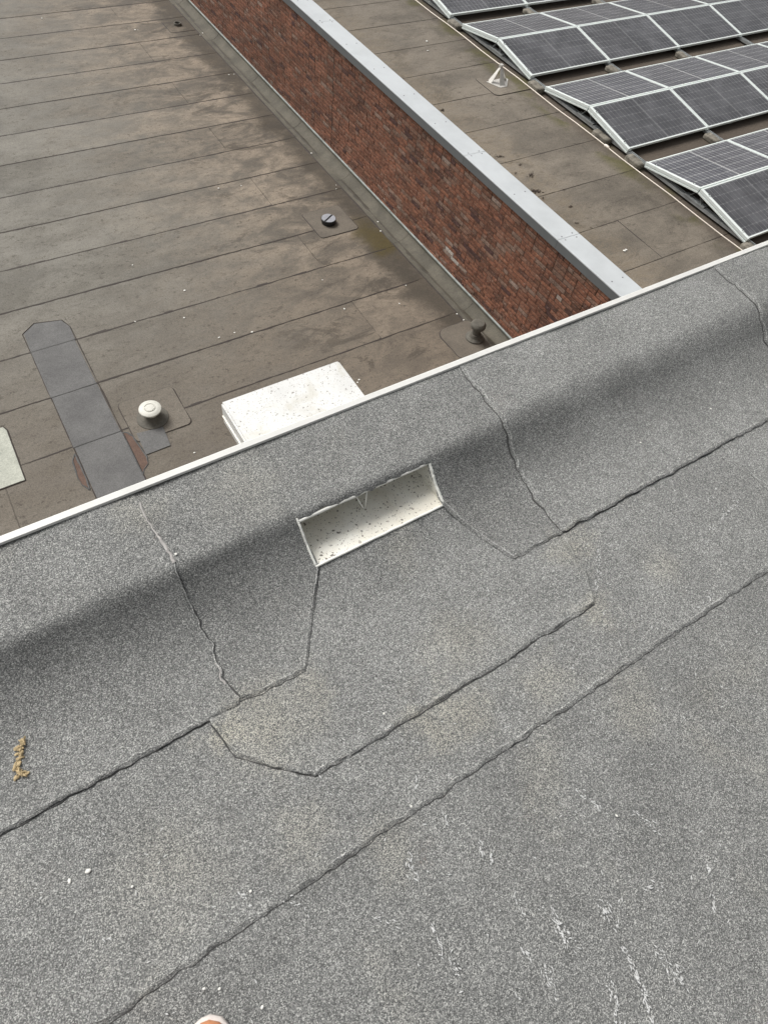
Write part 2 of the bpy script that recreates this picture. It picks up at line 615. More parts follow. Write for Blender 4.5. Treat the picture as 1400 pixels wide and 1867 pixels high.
M['glass'] = mat_glass()
M['concrete'] = mat_plain('mossy_concrete', (0.22, 0.20, 0.165), 0.95, dirt=0.6, dscale=14, bump=0.8, speck=0.15, speck_c=(0.07, 0.06, 0.03))
M['vent_white'] = mat_plain('cream_vent_plastic', (0.60, 0.59, 0.53), 0.5, dirt=0.12, dscale=25)
M['vent_dark'] = mat_plain('weathered_dark_vent', (0.125, 0.115, 0.095), 0.8, dirt=0.35, dscale=20)
M['black'] = mat_plain('black_plastic', (0.018, 0.018, 0.02), 0.5)
M['lidtop'] = mat_plain('pale_vent_lid', (0.33, 0.34, 0.37), 0.35, dirt=0.2, dscale=20)
M['lead'] = mat_plain('grey_flashing_bar', (0.36, 0.39, 0.37), 0.55, 0.2, dirt=0.35, dscale=10)
M['post'] = mat_plain('galvanised_anchor', (0.62, 0.60, 0.56), 0.45, 0.3, dirt=0.2, dscale=20)
M['cable'] = mat_plain('steel_cable', (0.70, 0.63, 0.55), 0.5, 0.2, dirt=0.1)
M['pebble'] = mat_plain('white_pebble', (0.78, 0.77, 0.72), 0.7, dirt=0.15, dscale=60)
M['moss'] = mat_plain('dried_moss', (0.64, 0.50, 0.29), 0.95, dirt=0.5, dscale=120, bump=0.8)
M['silt'] = mat_plain('dark_wet_silt', (0.062, 0.052, 0.036), 0.7, dirt=0.45, dscale=6)
M['soil'] = mat_plain('dark_soil', (0.06, 0.042, 0.03), 0.95, dirt=0.4, dscale=40)
M['scuff'] = mat_plain('chalky_scuff', (0.62, 0.625, 0.62), 0.9, dirt=0.3, dscale=200)
M['leather'] = mat_plain('orange_leather', (0.62, 0.27, 0.13), 0.45, dirt=0.15, dscale=60)
M['rubber'] = mat_plain('pale_rubber_sole', (0.70, 0.64, 0.60), 0.6, dirt=0.2, dscale=40)
M['lining'] = mat_plain('dark_shoe_lining', (0.06, 0.05, 0.06), 0.9)
M['ground'] = mat_plain('asphalt_ground', (0.06, 0.06, 0.06), 0.95, dirt=0.3, dscale=1.5)

# ================================================================== SETTING: ground and upper roof
g = link('ground', box_mesh('ground', -120, 120, -120, 120, -9.2, -9.0), M['ground'])
tag(g, kind='structure')


def prof0(y):
    """height of the roof skin: flat roof, cant, upstand and parapet top"""
    P = [(-9, 0), (0.49, 0.0), (0.55, 0.005), (0.605, 0.017), (0.655, 0.037), (0.70, 0.064), (0.733, 0.092), (0.752, 0.112), (0.762, 0.1225), (0.774, 0.1265),
         (0.83, 0.130), (0.92, 0.134), (1.2, 0.137)]
    for i in range(len(P) - 1):
        if y <= P[i + 1][0]:
            y0, z0 = P[i]
            y1, z1 = P[i + 1]
            # Catmull-Rom slopes, clamped to be monotone
            def slope(j):
                if j <= 0 or j >= len(P) - 1:
                    return 0.0
                a = (P[j][1] - P[j - 1][1]) / (P[j][0] - P[j - 1][0])
                c = (P[j + 1][1] - P[j][1]) / (P[j + 1][0] - P[j][0])
                return 0.0 if a * c <= 0 else 2 * a * c / (a + c)
            h = y1 - y0
            t = max(0.0, (y - y0) / h)
            m0, m1 = slope(i) * h, slope(i + 1) * h
            return (2 * t**3 - 3 * t**2 + 1) * z0 + (t**3 - 2 * t**2 + t) * m0 + (-2 * t**3 + 3 * t**2) * z1 + (t**3 - t**2) * m1
    return P[-1][1]


def prof(y, x=0.5):
    """the crest is crisp at the scupper and rounder further along"""
    w = 0.006 + 0.030 * min(1.0, max(0.0, (x - 0.85) / 0.5)) + 0.003 * min(1.0, max(0.0, (0.25 - x) / 0.4))
    if y < 0.4 or w < 0.007:
        return prof0(y)
    return sum(prof0(y + w * t) for t in (-1, -0.6, -0.2, 0.2, 0.6, 1)) / 6


def skin(x, y, off):
    """point of the roof skin raised by off along its normal, a little uneven"""
    dz = (prof(y + 0.002, x) - prof(y - 0.002, x)) / 0.004
    n = Vector((0, -dz, 1)).normalized()
    und = 0.0035 * ns(x * 2.3, y * 2.3, 4.0) + 0.0015 * ns(x * 9, y * 9, 1.0)
    if y > 0.62:
        und += (0.006 * ns(x * 1.7, 3.3, 8.0) + 0.003 * ns(x * 5, y * 6, 8.0)) * min(1, (y - 0.62) / 0.1)
    p = Vector((x, y, prof(y, x))) + n * (off + und)
    return p


def wob(t, seed, a=0.004):
    return a * (ns(t * 7, seed) + 1.0 * ns(t * 21, seed + 5) + 0.9 * ns(t * 48, seed + 9))


def felt_sheet(name, segs, yhi, off, parent, mat, thick=0.0055, seed=0.0, step=0.009, wob_x=(True, True), ystep=0.02, lip=0.0025):
    """segs: list of (x0, x1, lo0, lo1); lower edge runs straight from lo0 to lo1"""
    bm = bmesh.new()
    xmin, xmax = segs[0][0], segs[-1][1]
    for (x0, x1, l0, l1) in segs:
        nx = max(2, int(round((x1 - x0) / step)))
        prev = None
        lo_max = max(l0, l1)
        nr = max(6, int((yhi - min(l0, l1)) / ystep))
        for i in range(nx + 1):
            x = x0 + (x1 - x0) * i / nx
            lo = l0 + (l1 - l0) * i / nx + wob(x, seed)
            ts = [0, 0.005, 0.011, 0.02]
            ys = [lo + t for t in ts] + [lo + 0.02 + (yhi - lo - 0.02) * j / nr for j in range(1, nr + 1)]
            row = []
            for j, y in enumerate(ys):
                xx = x
                if abs(x - xmin) < 1e-6 and wob_x[0]: xx += wob(y, seed + 20, 0.008)
                if abs(x - xmax) < 1e-6 and wob_x[1]: xx += wob(y, seed + 30, 0.008)
                e = off
                if j <= 2:
                    e += lip * (0.7 + 1.3 * ns(x * 22, seed) + 0.8 * ns(x * 60, seed + 1)) * (1 - j / 3)
                dx = min(x - xmin if wob_x[0] else 9, xmax - x if wob_x[1] else 9)
                if dx < 0.02:
                    e += lip * 0.7 * (1 - dx / 0.02) * (0.6 + ns(y * 30, seed + 3))
                row.append(bm.verts.new(skin(xx, y, e)))
            if prev:
                for j in range(len(row) - 1):
                    bm.faces.new((prev[j], row[j], row[j + 1], prev[j + 1]))
            prev = row
    bmesh.ops.remove_doubles(bm, verts=bm.verts[:], dist=0.0008)
    be = [e for e in bm.edges if len(e.link_faces) == 1]
    bm.verts.index_update()
    outw = {}
    for e in be:
        mid = (e.verts[0].co + e.verts[1].co) / 2
        d = mid - e.link_faces[0].calc_center_median()
        t = (e.verts[1].co - e.verts[0].co).normalized()
        d = (d - t * d.dot(t)).normalized()
        for v in e.verts:
            key = (round(v.co.x, 5), round(v.co.y, 5), round(v.co.z, 5))
            outw[key] = outw.get(key, Vector()) + d
    ret = bmesh.ops.extrude_edge_only(bm, edges=be)
    for v in ret['geom']:
        if isinstance(v, bmesh.types.BMVert):
            key = (round(v.co.x, 5), round(v.co.y, 5), round(v.co.z, 5))
            o_ = outw.get(key, Vector())
            if o_.length > 0:
                v.co += o_.normalized() * 0.0065 * (1 + 0.6 * ns(v.co.x * 30, v.co.y * 30, seed))
            v.co.z -= thick
    bmesh.ops.recalc_face_normals(bm, faces=bm.faces[:])
    me = mesh_of(name, bm, True)
    me.set_sharp_from_angle(angle=R(50))
    return link(name, me, mat, parent)


def bead(name, pts, width, off, parent, mat, seed=0.0, h=0.002, gap=True, fy=None, fx=None):
    """a lumpy ribbon of squeezed-out bitumen along a path of (x, y) on the roof skin"""
    P = []
    for (a, b2) in zip(pts, pts[1:]):
        L = math.hypot(b2[0] - a[0], b2[1] - a[1])
        n = max(2, int(L / 0.008))
        for i in range(n):
            P.append((a[0] + (b2[0] - a[0]) * i / n, a[1] + (b2[1] - a[1]) * i / n))
    P.append(pts[-1])
    if fy is not None: P = [(x, y + wob(x, fy)) for x, y in P]
    if fx is not None: P = [(x + wob(y, fx[0], fx[1]), y) for x, y in P]
    bm = bmesh.new()
    rows = []
    s = 0.0
    for i, (x, y) in enumerate(P):
        a, c = P[max(0, i - 1)], P[min(len(P) - 1, i + 1)]
        d = Vector((c[0] - a[0], c[1] - a[1])).normalized()
        nrm = Vector((d.y, -d.x))
        s += 0.008
        w = width * max(0.15, 0.75 + 1.1 * ns(s * 12, seed) + 0.5 * ns(s * 45, seed + 2))
        j = wob(s, seed + 40, 0.0025)
        if gap and ns(s * 5, seed + 60) < -0.28: w *= 0.15
        row = []
        for q, hh in ((-1, -0.002), (-0.5, h), (0.5, h), (1, -0.002)):
            px, py = x + nrm.x * (q * w / 2 + j), y + nrm.y * (q * w / 2 + j)
            row.append(bm.verts.new(skin(px, py, off + hh)))
        rows.append(row)
    for a, b2 in zip(rows, rows[1:]):
        for q in range(3):
            bm.faces.new((a[q], a[q + 1], b2[q + 1], b2[q]))
    bmesh.ops.recalc_face_normals(bm, faces=bm.faces[:])
    return link(name, mesh_of(name, bm, True), mat, parent)


SX0, SX1 = 0.377, 0.782        # scupper opening in X
upper_roof = link('upper_roof', box_mesh('upper_roof', -14, 14, -12, 0.66, -0.25, -0.006), M['felt'])
tag(upper_roof, kind='structure')
felt_sheet('felt_sheet', [(-3.0, 5.0, -1.0, -1.0)], 0.10, 0.0, upper_roof, M['felt_shaded'], seed=1, step=0.05, ystep=0.05)
felt_sheet('felt_sheet', [(-3.0, 1.757, 0.040, 0.040)], 0.60, 0.0032, upper_roof, M['felt'], seed=2, wob_x=(False, True), lip=0.003)
felt_sheet('felt_sheet', [(1.750, 5.0, 0.040, 0.040)], 0.60, 0.0042, upper_roof, M['felt'], seed=3, wob_x=(True, False), lip=0.001)
bead('bitumen_bead', [(-3, 0.033), (5, 0.033)], 0.0042, 0.0006, upper_roof, M['bitumen'], 3.0, h=0.0008, fy=2)
bead('worn_lip', [(-3, 0.0435), (5, 0.0435)], 0.005, 0.0036, upper_roof, M['felt_edge'], 3.5, h=0.0016, fy=2)
# reinforcing patch below the scupper
patch = felt_sheet('felt_patch', [(-0.004, 0.010, 0.435, 0.339), (0.010, 0.14, 0.339, 0.216), (0.14, 0.985, 0.212, 0.213), (0.985, 1.03, 0.213, 0.30)],
                   0.646, 0.0066, upper_roof, M['felt'], seed=6, lip=0.004)
for q, (pp, w) in enumerate((([(-0.008, 0.43), (0.007, 0.336), (0.138, 0.211), (0.204, 0.207)], 0.0042), ([(0.30, 0.207), (0.985, 0.209)], 0.0052))):
    bead('bitumen_bead', [(x - (0.004 if x < 0.02 else 0), y - 0.004) for x, y in pp], w * 1.15, 0.0036, upper_roof, M['bitumen'], 5.0 + q, h=0.001, fy=6)
    bead('worn_lip', [(x + (0.005 if x < 0.05 else 0), y + 0.007) for x, y in pp], 0.005, 0.0068, upper_roof, M['felt_edge'], 25.0 + q, h=0.0018, fy=6)
bead('granule_bead', [(0.20, 0.211), (0.33, 0.211)], 0.013, 0.0068, upper_roof, M['palebead'], 6.5)
bead('worn_lip', [(0.99, 0.215), (1.02, 0.30), (1.05, 0.41)], 0.004, 0.0064, upper_roof, M['felt_edge'], 44, h=0.0006)
bead('worn_lip', [(1.757, 0.43), (1.754, 0.06)], 0.004, 0.0044, upper_roof, M['felt_edge'], 45, h=0.0006)
bead('bitumen_bead', [(1.749, 0.42), (1.747, 0.08)], 0.003, 0.0036, upper_roof, M['bitumen'], 46, h=0.0006)

# ------------------------------------------------------------------ parapet (a wall of its own)
parapet = empty('parapet', (0, 0, 0))
tag(parapet, 'low felt-covered parapet with white metal edge strip, pierced by the scupper', 'parapet')
YE = 0.995
felt_sheet('felt_sheet', [(-3.0, 0.056, 0.437, 0.440)], YE, 0.0098, parapet, M['felt'], ystep=0.0085, seed=11, wob_x=(False, True), lip=0.003)
felt_sheet('felt_sheet', [(0.04, 0.229, 0.443, 0.433), (0.229, SX0, 0.433, 0.655), (SX0, SX1, 0.760, 0.760),
                          (SX1, 0.874, 0.655, 0.427), (0.874, 1.075, 0.427, 0.430)], YE, 0.0088, parapet, M['felt'], ystep=0.0085, seed=12, lip=0.003)
felt_sheet('felt_sheet', [(1.055, 2.25, 0.430, 0.428)], YE, 0.0112, parapet, M['felt'], ystep=0.0085, seed=13, wob_x=(True, False), lip=0.003)
felt_sheet('felt_sheet', [(2.23, 5.0, 0.430, 0.430)], YE, 0.0134, parapet, M['felt'], ystep=0.0085, seed=14, wob_x=(True, False), lip=0.003)
EDGES = [([(-3.0, 0.4325), (-0.02, 0.4365)], 0.0042, 0.0042, 0.0098), ([(0.03, 0.4395), (0.229, 0.4290), (0.385, 0.652)], 0.004, 0.0070, 0.0088),
         ([(0.786, 0.652), (0.877, 0.4225), (1.03, 0.4265)], 0.005, 0.0070, 0.0088), ([(1.05, 0.4265), (5.0, 0.4265)], 0.0042, 0.0050, 0.0112)]
for q, (pp, w, o0, o1) in enumerate(EDGES):
    bead('bitumen_bead', [(x, y - 0.004) for x, y in pp], w, o0, parapet, M['bitumen'], 10 + q, h=0.001, fy=(11, 12, 12, 13)[q])
    bead('worn_lip', [(x, y + 0.0055) for x, y in pp], 0.007, o1 + 0.0006, parapet, M['felt_edge'], 30 + q, h=0.0014, fy=(11, 12, 12, 13)[q])
for q, (xx, o0, o1) in enumerate(((1.051, 0.0090, 0.0113), (2.226, 0.0113, 0.0135))):
    bead('bitumen_bead', [(xx - 0.003, 0.432), (xx - 0.003, YE - 0.01)], 0.0058, o0 + 0.0006, parapet, M['bitumen'], 14 + q, h=0.0014, gap=False, fx=(33 + q, 0.008))
    bead('worn_lip', [(xx + 0.0085, 0.44), (xx + 0.009, YE - 0.01)], 0.008, o1 + 0.0006, parapet, M['felt_edge'], 34 + q, h=0.002, fx=(33 + q, 0.008))
bead('granule_bead', [(0.058, 0.775), (0.056, YE - 0.03)], 0.010, 0.0100, parapet, M['palebead'], 16, fx=(41, 0.008))
bead('granule_bead', [(0.058, 0.49), (0.057, 0.55)], 0.009, 0.0100, parapet, M['palebead'], 17, fx=(41, 0.008))
bead('worn_lip', [(0.060, 0.445), (0.058, 0.775)], 0.005, 0.0096, parapet, M['felt_edge'], 19, fx=(41, 0.008))
bead('bitumen_bead', [(0.063, 0.446), (0.061, 0.76)], 0.0038, 0.0096, parapet, M['bitumen'], 18, fx=(41, 0.008))
# outer wall face and core either side of the scupper
def wall_piece(x0, x1, y0, y1, z0, z1):
    return link('wall_core', box_mesh('wall_core', x0, x1, y0, y1, z0, z1), M['render'], parapet)
wall_piece(-14, SX0 - 0.012, 0.80, 0.992, -9.0, 0.118)
wall_piece(SX1 + 0.012, 14, 0.80, 0.992, -9.0, 0.118)
wall_piece(SX0 - 0.0118, SX1 + 0.0118, 0.80, 0.990, -9.0, -0.06)
# edge trim: white L-profile in three lengths
for x0, x1 in ((-8.0, -2.2), (-2.197, 3.1), (3.103, 9.0)):
    bm = bmesh.new()
    sec = [(0.995, 0.146), (0.996, 0.1538), (1.011, 0.156), (1.014, 0.154), (1.014, 0.02), (1.010, 0.02), (1.0095, 0.143)]
    for x in (x0, x1):
        pass
    a = [bm.verts.new((x0, y, z)) for y, z in sec]
    b2 = [bm.verts.new((x1, y, z)) for y, z in sec]
    n = len(sec)
    for i in range(n):
        j = (i + 1) % n
        bm.faces.new((a[i], a[j], b2[j], b2[i]))
    bm.faces.new(a[::-1])
    bm.faces.new(b2)
    bmesh.ops.recalc_face_normals(bm, faces=bm.faces[:])
    link('edge_trim', mesh_of('edge_trim', bm), M['trim'], parapet)

# ------------------------------------------------------------------ scupper: liner, lips, brace, outlet box
scupper = empty('scupper', (0.58, 0.70, 0.0))
tag(scupper, 'cream sheet-metal scupper with grit inside and white outlet box beyond the parapet', 'scupper')
def sp(name, me, mat):
    o = link(name, me, mat, scupper)
    o.matrix_parent_inverse = Matrix.Translation((-0.58, -0.70, 0))
    return o
def quad_plate(name, pts, t, mat):
    bm = bmesh.new()
    vs = [Vector(p) for p in pts]
    nrm = (vs[1] - vs[0]).cross(vs[2] - vs[0]).normalized() * t
    a = [bm.verts.new(v) for v in vs]
    b2 = [bm.verts.new(v - nrm) for v in vs]
    bm.faces.new(a)
    bm.faces.new(b2[::-1])
    n = len(a)
    for i in range(n):
        j = (i + 1) % n
        bm.faces.new((a[i], b2[i], b2[j], a[j]))
    bmesh.ops.recalc_face_normals(bm, faces=bm.faces[:])
    return sp(name, mesh_of(name, bm), mat)
ZF = 0.040
quad_plate('floor', [(SX0, 0.646, ZF), (SX1, 0.646, ZF), (SX1, 1.235, ZF - 0.02), (SX0, 1.235, ZF - 0.02)], 0.003, M['scup'])
side = [(0.650, ZF - 0.015), (0.652, 0.040), (0.70, 0.074), (0.742, 0.112), (0.762, 0.122), (0.99, 0.122), (0.99, -0.02)]
quad_plate('side_plate', [(SX0, y, z) for y, z in side], 0.003, M['scup'])
quad_plate('side_plate', [(SX1, y, z) for y, z in side][::-1], 0.003, M['scup'])
quad_plate('top_plate', [(SX0, 0.758, 0.119), (SX0, 0.99, 0.119), (SX1, 0.99, 0.119), (SX1, 0.758, 0.119)], 0.003, M['scup'])
def lipbar(pts, r, seed):
    P = []
    for a, c in zip(pts, pts[1:]):
        for i in range(14):
            P.append(Vector(a).lerp(Vector(c), i / 14))
    P.append(Vector(pts[-1]))
    P = [p + Vector((0.0015 * ns(i * .9, seed), 0.0015 * ns(i * .8, seed + 3), 0.0015 * ns(i * .7, seed + 7))) for i, p in enumerate(P)]
    sp('lip', tube_mesh('lip', P, lambda i: r * (1 + 0.35 * ns(i * 0.6, seed + 11)), 7), M['lip'])
lipbar([(SX0, 0.650, 0.043), (SX0, 0.699, 0.075), (SX0, 0.735, 0.112), (SX0, 0.755, 0.126)], 0.0034, 1)
lipbar([(SX1, 0.650, 0.043), (SX1, 0.699, 0.075), (SX1, 0.735, 0.112), (SX1, 0.755, 0.126)], 0.0045, 2)
lipbar([(SX0, 0.748, 0.1185), (SX1, 0.748, 0.1185)], 0.0045, 3)
lipbar([(SX0 - 0.002, 0.647, 0.0425), (SX1 + 0.004, 0.647, 0.0425)], 0.0036, 4)
# hanging V brace in the middle of the opening
sp('brace', tube_mesh('brace', [(0.548, 0.758, 0.12), (0.572, 0.745, 0.050), (0.578, 0.742, 0.040)], 0.0022, 6), M['lip'])
sp('brace', tube_mesh('brace', [(0.588, 0.757, 0.122), (0.580, 0.742, 0.040)], 0.0026, 6), M['lip'])
# outlet box outside the parapet
bm = bmesh.new()
poly = [(0.381, 0.994), (0.778, 0.994), (0.778, 1.245), (0.381, 1.245)]
add_box(bm, 0.381, 0.778, 1.014, 1.243, -0.02, 0.072)
bmesh.ops.bevel(bm, geom=bm.edges[:], offset=0.006, segments=3, affect='EDGES')
sp('outlet_box', mesh_of('outlet_box', bm), M['outlet'])

# ================================================================== LOWER ROOF
lower_roof = link('lower_roof', box_mesh('lower_roof', -14, X_WALL + 0.1, 0.995, 30, Z_LOW - 0.3, Z_LOW - 0.004), M['low'])
tag(lower_roof, kind='structure')
PITCH = 0.9143
Y0 = 5.854
SEAMS = [Y0 + PITCH * i for i in range(-3, 16)]


def flat_sheet(name, x0, x1, y0, y1, z, parent, mat, seed, lap=0.004, thick=0.006, x_wob=True):
    """felt strip whose near edge laps over the strip before it"""
    bm = bmesh.new()
    nx = max(2, int((x1 - x0) / 0.09))
    rows = []
    ny = 6
    for i in range(nx + 1):
        x = x0 + (x1 - x0) * i / nx
        row = []
        for j in range(ny + 1):
            t = j / ny
            y = y0 + (y1 - y0) * t
            if j == 0: y += 0.008 * ns(x * 1.3, seed) + 0.006 * ns(x * 7, seed + 3)
            xx = x
            if i in (0, nx) and x_wob: xx += 0.008 * ns(y * 4, seed + 8)
            zz = z + lap * (1 - t) + 0.003 * ns(xx * 1.1, y * 1.1, 2.0)
            if j == 0: zz += 0.002 * ns(x * 5, seed + 11)
            row.append(bm.verts.new((xx, y, zz)))
        rows.append(row)
    for a, b2 in zip(rows, rows[1:]):
        for j in range(ny):
            bm.faces.new((a[j], b2[j], b2[j + 1], a[j + 1]))
    be = [e for e in bm.edges if len(e.link_faces) == 1]
    ret = bmesh.ops.extrude_edge_only(bm, edges=be)
    for v in ret['geom']:
        if isinstance(v, bmesh.types.BMVert):
            v.co.z -= thick
    bmesh.ops.recalc_face_normals(bm, faces=bm.faces[:])
    me = mesh_of(name, bm, True)
    me.set_sharp_from_angle(angle=R(40))
    return link(name, me, mat, parent)


def ribbon(name, pts, width, z, parent, mat, seed, h=0.002, step=0.04, amp=0.5):
    bm = bmesh.new()
    P = []
    for (a, b2) in zip(pts, pts[1:]):
        L = math.hypot(b2[0] - a[0], b2[1] - a[1])
        n = max(2, int(L / step))
        P += [(a[0] + (b2[0] - a[0]) * i / n, a[1] + (b2[1] - a[1]) * i / n) for i in range(n)]
    P.append(pts[-1])
    rows = []
    for i, (x, y) in enumerate(P):
        a, c = P[max(0, i - 1)], P[min(len(P) - 1, i + 1)]
        d = Vector((c[0] - a[0], c[1] - a[1])).normalized()
        nx, ny = d.y, -d.x
        w = width * max(0.2, 0.9 + amp * 1.6 * ns(i * step * 3.1, seed) + amp * ns(i * step * 11, seed + 2))
        zz = z + 0.003 * ns(x * 1.1, y * 1.1, 2.0)
        row = [bm.verts.new((x + nx * q * w / 2, y + ny * q * w / 2, zz + hh)) for q, hh in ((-1, -0.004), (-0.6, h), (0.6, h), (1, -0.004))]
        rows.append(row)
    for a, b2 in zip(rows, rows[1:]):
        for q in range(3):
            bm.faces.new((a[q], a[q + 1], b2[q + 1], b2[q]))
    bmesh.ops.recalc_face_normals(bm, faces=bm.faces[:])
    return link(name, mesh_of(name, bm, True), mat, parent)


XR = 5.93
for i in range(len(SEAMS) - 1):
    ya, yb = SEAMS[i], SEAMS[i + 1] + 0.03
    k = i - 3
    if k in (-1,):            # near strip has its end joint further from the wall
        joints = [-1.018]
    elif k % 2 == 0 and k >= 0:
        joints = [4.40 + 0.02 * ns(k, 3)]
    else:
        joints = [-5.6 + 1.3 * (k % 3)]
    xs = [-9.0] + joints + [XR]
    for q in range(len(xs) - 1):
        flat_sheet('felt_sheet', xs[q] + (0.0 if q else 0), xs[q + 1] - (0.004 if q + 2 < len(xs) else 0), ya, yb, Z_LOW + (0.0012 if q else 0.0), lower_roof, M['low'], 3.1 * i + q)
    ribbon('bitumen_bead', [(-9.0, ya - 0.004), (XR - 0.25 - 0.2 * abs(ns(i * 1.7, 2)), ya - 0.004)], 0.046, Z_LOW + 0.0018, lower_roof, M['bitumen_brown'], i * 2.3)
    for jx in joints:
        ribbon('bitumen_bead', [(jx, ya + 0.01), (jx + 0.01, yb - 0.03)], 0.006, Z_LOW + 0.003, lower_roof, M['bitumen_brown'], i * 4.3, h=0.0015)


def round_rect(x0, x1, y0, y1, r, n=5):
    pts = []
    for cx, cy, a0 in ((x1 - r, y0 + r, -90), (x1 - r, y1 - r, 0), (x0 + r, y1 - r, 90), (x0 + r, y0 + r, 180)):
        for i in range(n + 1):
            a = R(a0 + 90 * i / n)
            pts.append((cx + r * math.cos(a), cy + r * math.sin(a)))
    return pts


def jag(poly, amp, step, seed):
    out = []
    n = len(poly)
    s = 0
    for i in range(n):
        a, b2 = poly[i], poly[(i + 1) % n]
        L = math.hypot(b2[0] - a[0], b2[1] - a[1])
        m = max(1, int(L / step))
        for q in range(m):
            t = q / m
            s += L / m
            out.append((a[0] + (b2[0] - a[0]) * t + amp * ns(s * 6, seed) + amp * .6 * ns(s * 21, seed + 1),
                        a[1] + (b2[1] - a[1]) * t + amp * ns(s * 6, seed + 5) + amp * .6 * ns(s * 21, seed + 6)))
    return out


def felt_patch(name, poly, z0, z1, mat, parent, edge=True, seed=0, ew=0.022):
    o = link(name, prism_mesh(name, poly, z0, z1), mat, parent)
    if edge:
        ribbon('bitumen_bead', poly + [poly[0]], ew, z0 + 0.006, parent if parent else None, M['bitumen_brown'], seed, h=0.0015, step=0.03)
    return o


# long dark grey repair strip: four lengths following the felt laps
rep = empty('repair_strip', (0.15, 6.3, Z_LOW))
tag(rep, 'long dark grey felt repair strip with clipped corners on the brown lower roof', 'roof patch')
def rp(o):
    o.matrix_parent_inverse = Matrix.Translation((-0.15, -6.3, -Z_LOW))
    return o
cuts = [4.3, 5.83, 6.75, 7.67]
for i, yc in enumerate(cuts):
    if i < 3:
        poly = [(-0.15, yc + 0.004), (0.44, yc + 0.004), (0.445, cuts[i + 1] - 0.004), (-0.14, cuts[i + 1] - 0.004)]
    else:
        poly = [(-0.14, yc + 0.004), (0.452, yc + 0.004), (0.465, 7.95), (0.40, 8.12), (0.06, 8.20), (-0.125, 8.06)]
    rp(link('felt_length', prism_mesh('felt_length', poly, Z_LOW - 0.003, lambda x, y, a=poly[0][1]: Z_LOW + 0.012 - 0.003 * min(1, (y - a))), M['strip'], rep))
    if i:
        rp(ribbon('bitumen_bead', [(-0.15, yc - 0.002), (0.45, yc - 0.002)], 0.016, Z_LOW + 0.0105, rep, M['bitumen'], i * 1.9))
rp(ribbon('bitumen_bead', [(-0.155, 4.3), (-0.145, 8.06), (0.05, 8.215), (0.41, 8.13), (0.472, 7.95), (0.445, 4.3)], 0.016, Z_LOW + 0.0085, rep, M['bitumen_brown'], 4.4))

# bare torn spots left and right of the strip
def bare(label, pts):
    o = link('bare_spot', prism_mesh('bare_spot', pts, Z_LOW - 0.002, Z_LOW + 0.0075), M['bare'])
    tag(o, label, 'bare spot')
    cx = sum(p[0] for p in pts) / len(pts)
    ribbon('torn_edge', pts + [pts[0]], 0.026, Z_LOW + 0.0075, o, M['bitumen'], cx, h=0.004, step=0.02)
def px_poly(px):
    return [tuple(at(x, y, Z_LOW + 0.007)[:2]) for x, y in px]
bare('narrow rusty bare spot beside the repair strip, towards the pale patch', jag(px_poly([(140, 833), (137, 828), (133, 840), (138, 856), (143, 872), (150, 884), (165, 893), (156, 868)])[::-1], 0.006, 0.03, 1))
bare('wide rusty bare spot between the repair strip and the small grey patch', jag(px_poly([(224, 789), (232, 789), (243, 795), (250, 807), (258, 818), (268, 832), (271, 846), (263, 856), (261, 866), (249, 842)])[::-1], 0.006, 0.03, 2))

# pale felt patch at the roof side
o = link('felt_patch', prism_mesh('felt_patch', [(-2.2, 5.595), (-0.79, 5.605), (-0.775, 6.45), (-0.80, 6.52), (-2.2, 6.56)], Z_LOW - 0.002, Z_LOW + 0.016), M['slab'])
tag(o, 'pale grey-green mineral felt patch lying on the brown lower roof', 'roof patch')
ribbon('bitumen_bead', [(-2.2, 5.590), (-0.785, 5.600), (-0.768, 6.46), (-0.80, 6.53), (-2.2, 6.57)], 0.022, Z_LOW + 0.009, o, M['bitumen_brown'], 8.8)


def collar_patch(poly, base_mat, root, z1, seed):
    rm = Matrix.Translation(-root.location)
    o = link('felt_collar', prism_mesh('felt_collar', poly, Z_LOW - 0.002, Z_LOW + z1), base_mat, root)
    o.matrix_parent_inverse = rm
    e = ribbon('bitumen_bead', poly + [poly[0]], 0.026, Z_LOW + z1 - 0.004, root, M['bitumen_brown'], seed, h=0.0015, step=0.03)
    e.matrix_parent_inverse = rm


# white mushroom vent on its felt collar
v1 = empty('roof_vent', (0.875, 5.86, Z_LOW))
tag(v1, 'cream mushroom roof vent on a rounded felt collar beside the repair strip', 'vent')
collar_patch(round_rect(0.555, 1.29, 5.56, 6.285, 0.07), M['low'], v1, 0.012, 1.1)
o = link('felt_piece', prism_mesh('felt_piece', [(0.585, 5.325), (0.905, 5.33), (0.935, 5.655), (0.60, 5.70)], Z_LOW - 0.002, Z_LOW + 0.016), M['strip'], v1)
o.matrix_parent_inverse = Matrix.Translation(-v1.location)
link('base_cone', lathe_mesh('base_cone', [(0.0, 0.01), (0.205, 0.01), (0.20, 0.022), (0.165, 0.028), (0.115, 0.05), (0.088, 0.09), (0.0, 0.09)]), M['vent_dark'], v1)
link('pipe', lathe_mesh('pipe', [(0.0, 0.06), (0.078, 0.06), (0.078, 0.12), (0.084, 0.125), (0.084, 0.135), (0.078, 0.14), (0.078, 0.16), (0, 0.16)]), M['vent_white'], v1)
cap = link('cap', lathe_mesh('cap', [(0.0, 0.15), (0.10, 0.155), (0.135, 0.165), (0.143, 0.178), (0.14, 0.192), (0.115, 0.205), (0.085, 0.209), (0.06, 0.209), (0.055, 0.214), (0.0, 0.217)]), M['vent_white'], v1)
for a0, a1, r in ((-75, 140, 0.066), (165, 290, 0.066)):
    pts = [(r * math.cos(R(a0 + (a1 - a0) * i / 14)), r * math.sin(R(a0 + (a1 - a0) * i / 14)), 0.211) for i in range(15)]
    link('ridge', tube_mesh('ridge', pts, 0.006, 6), M['vent_white'], cap)

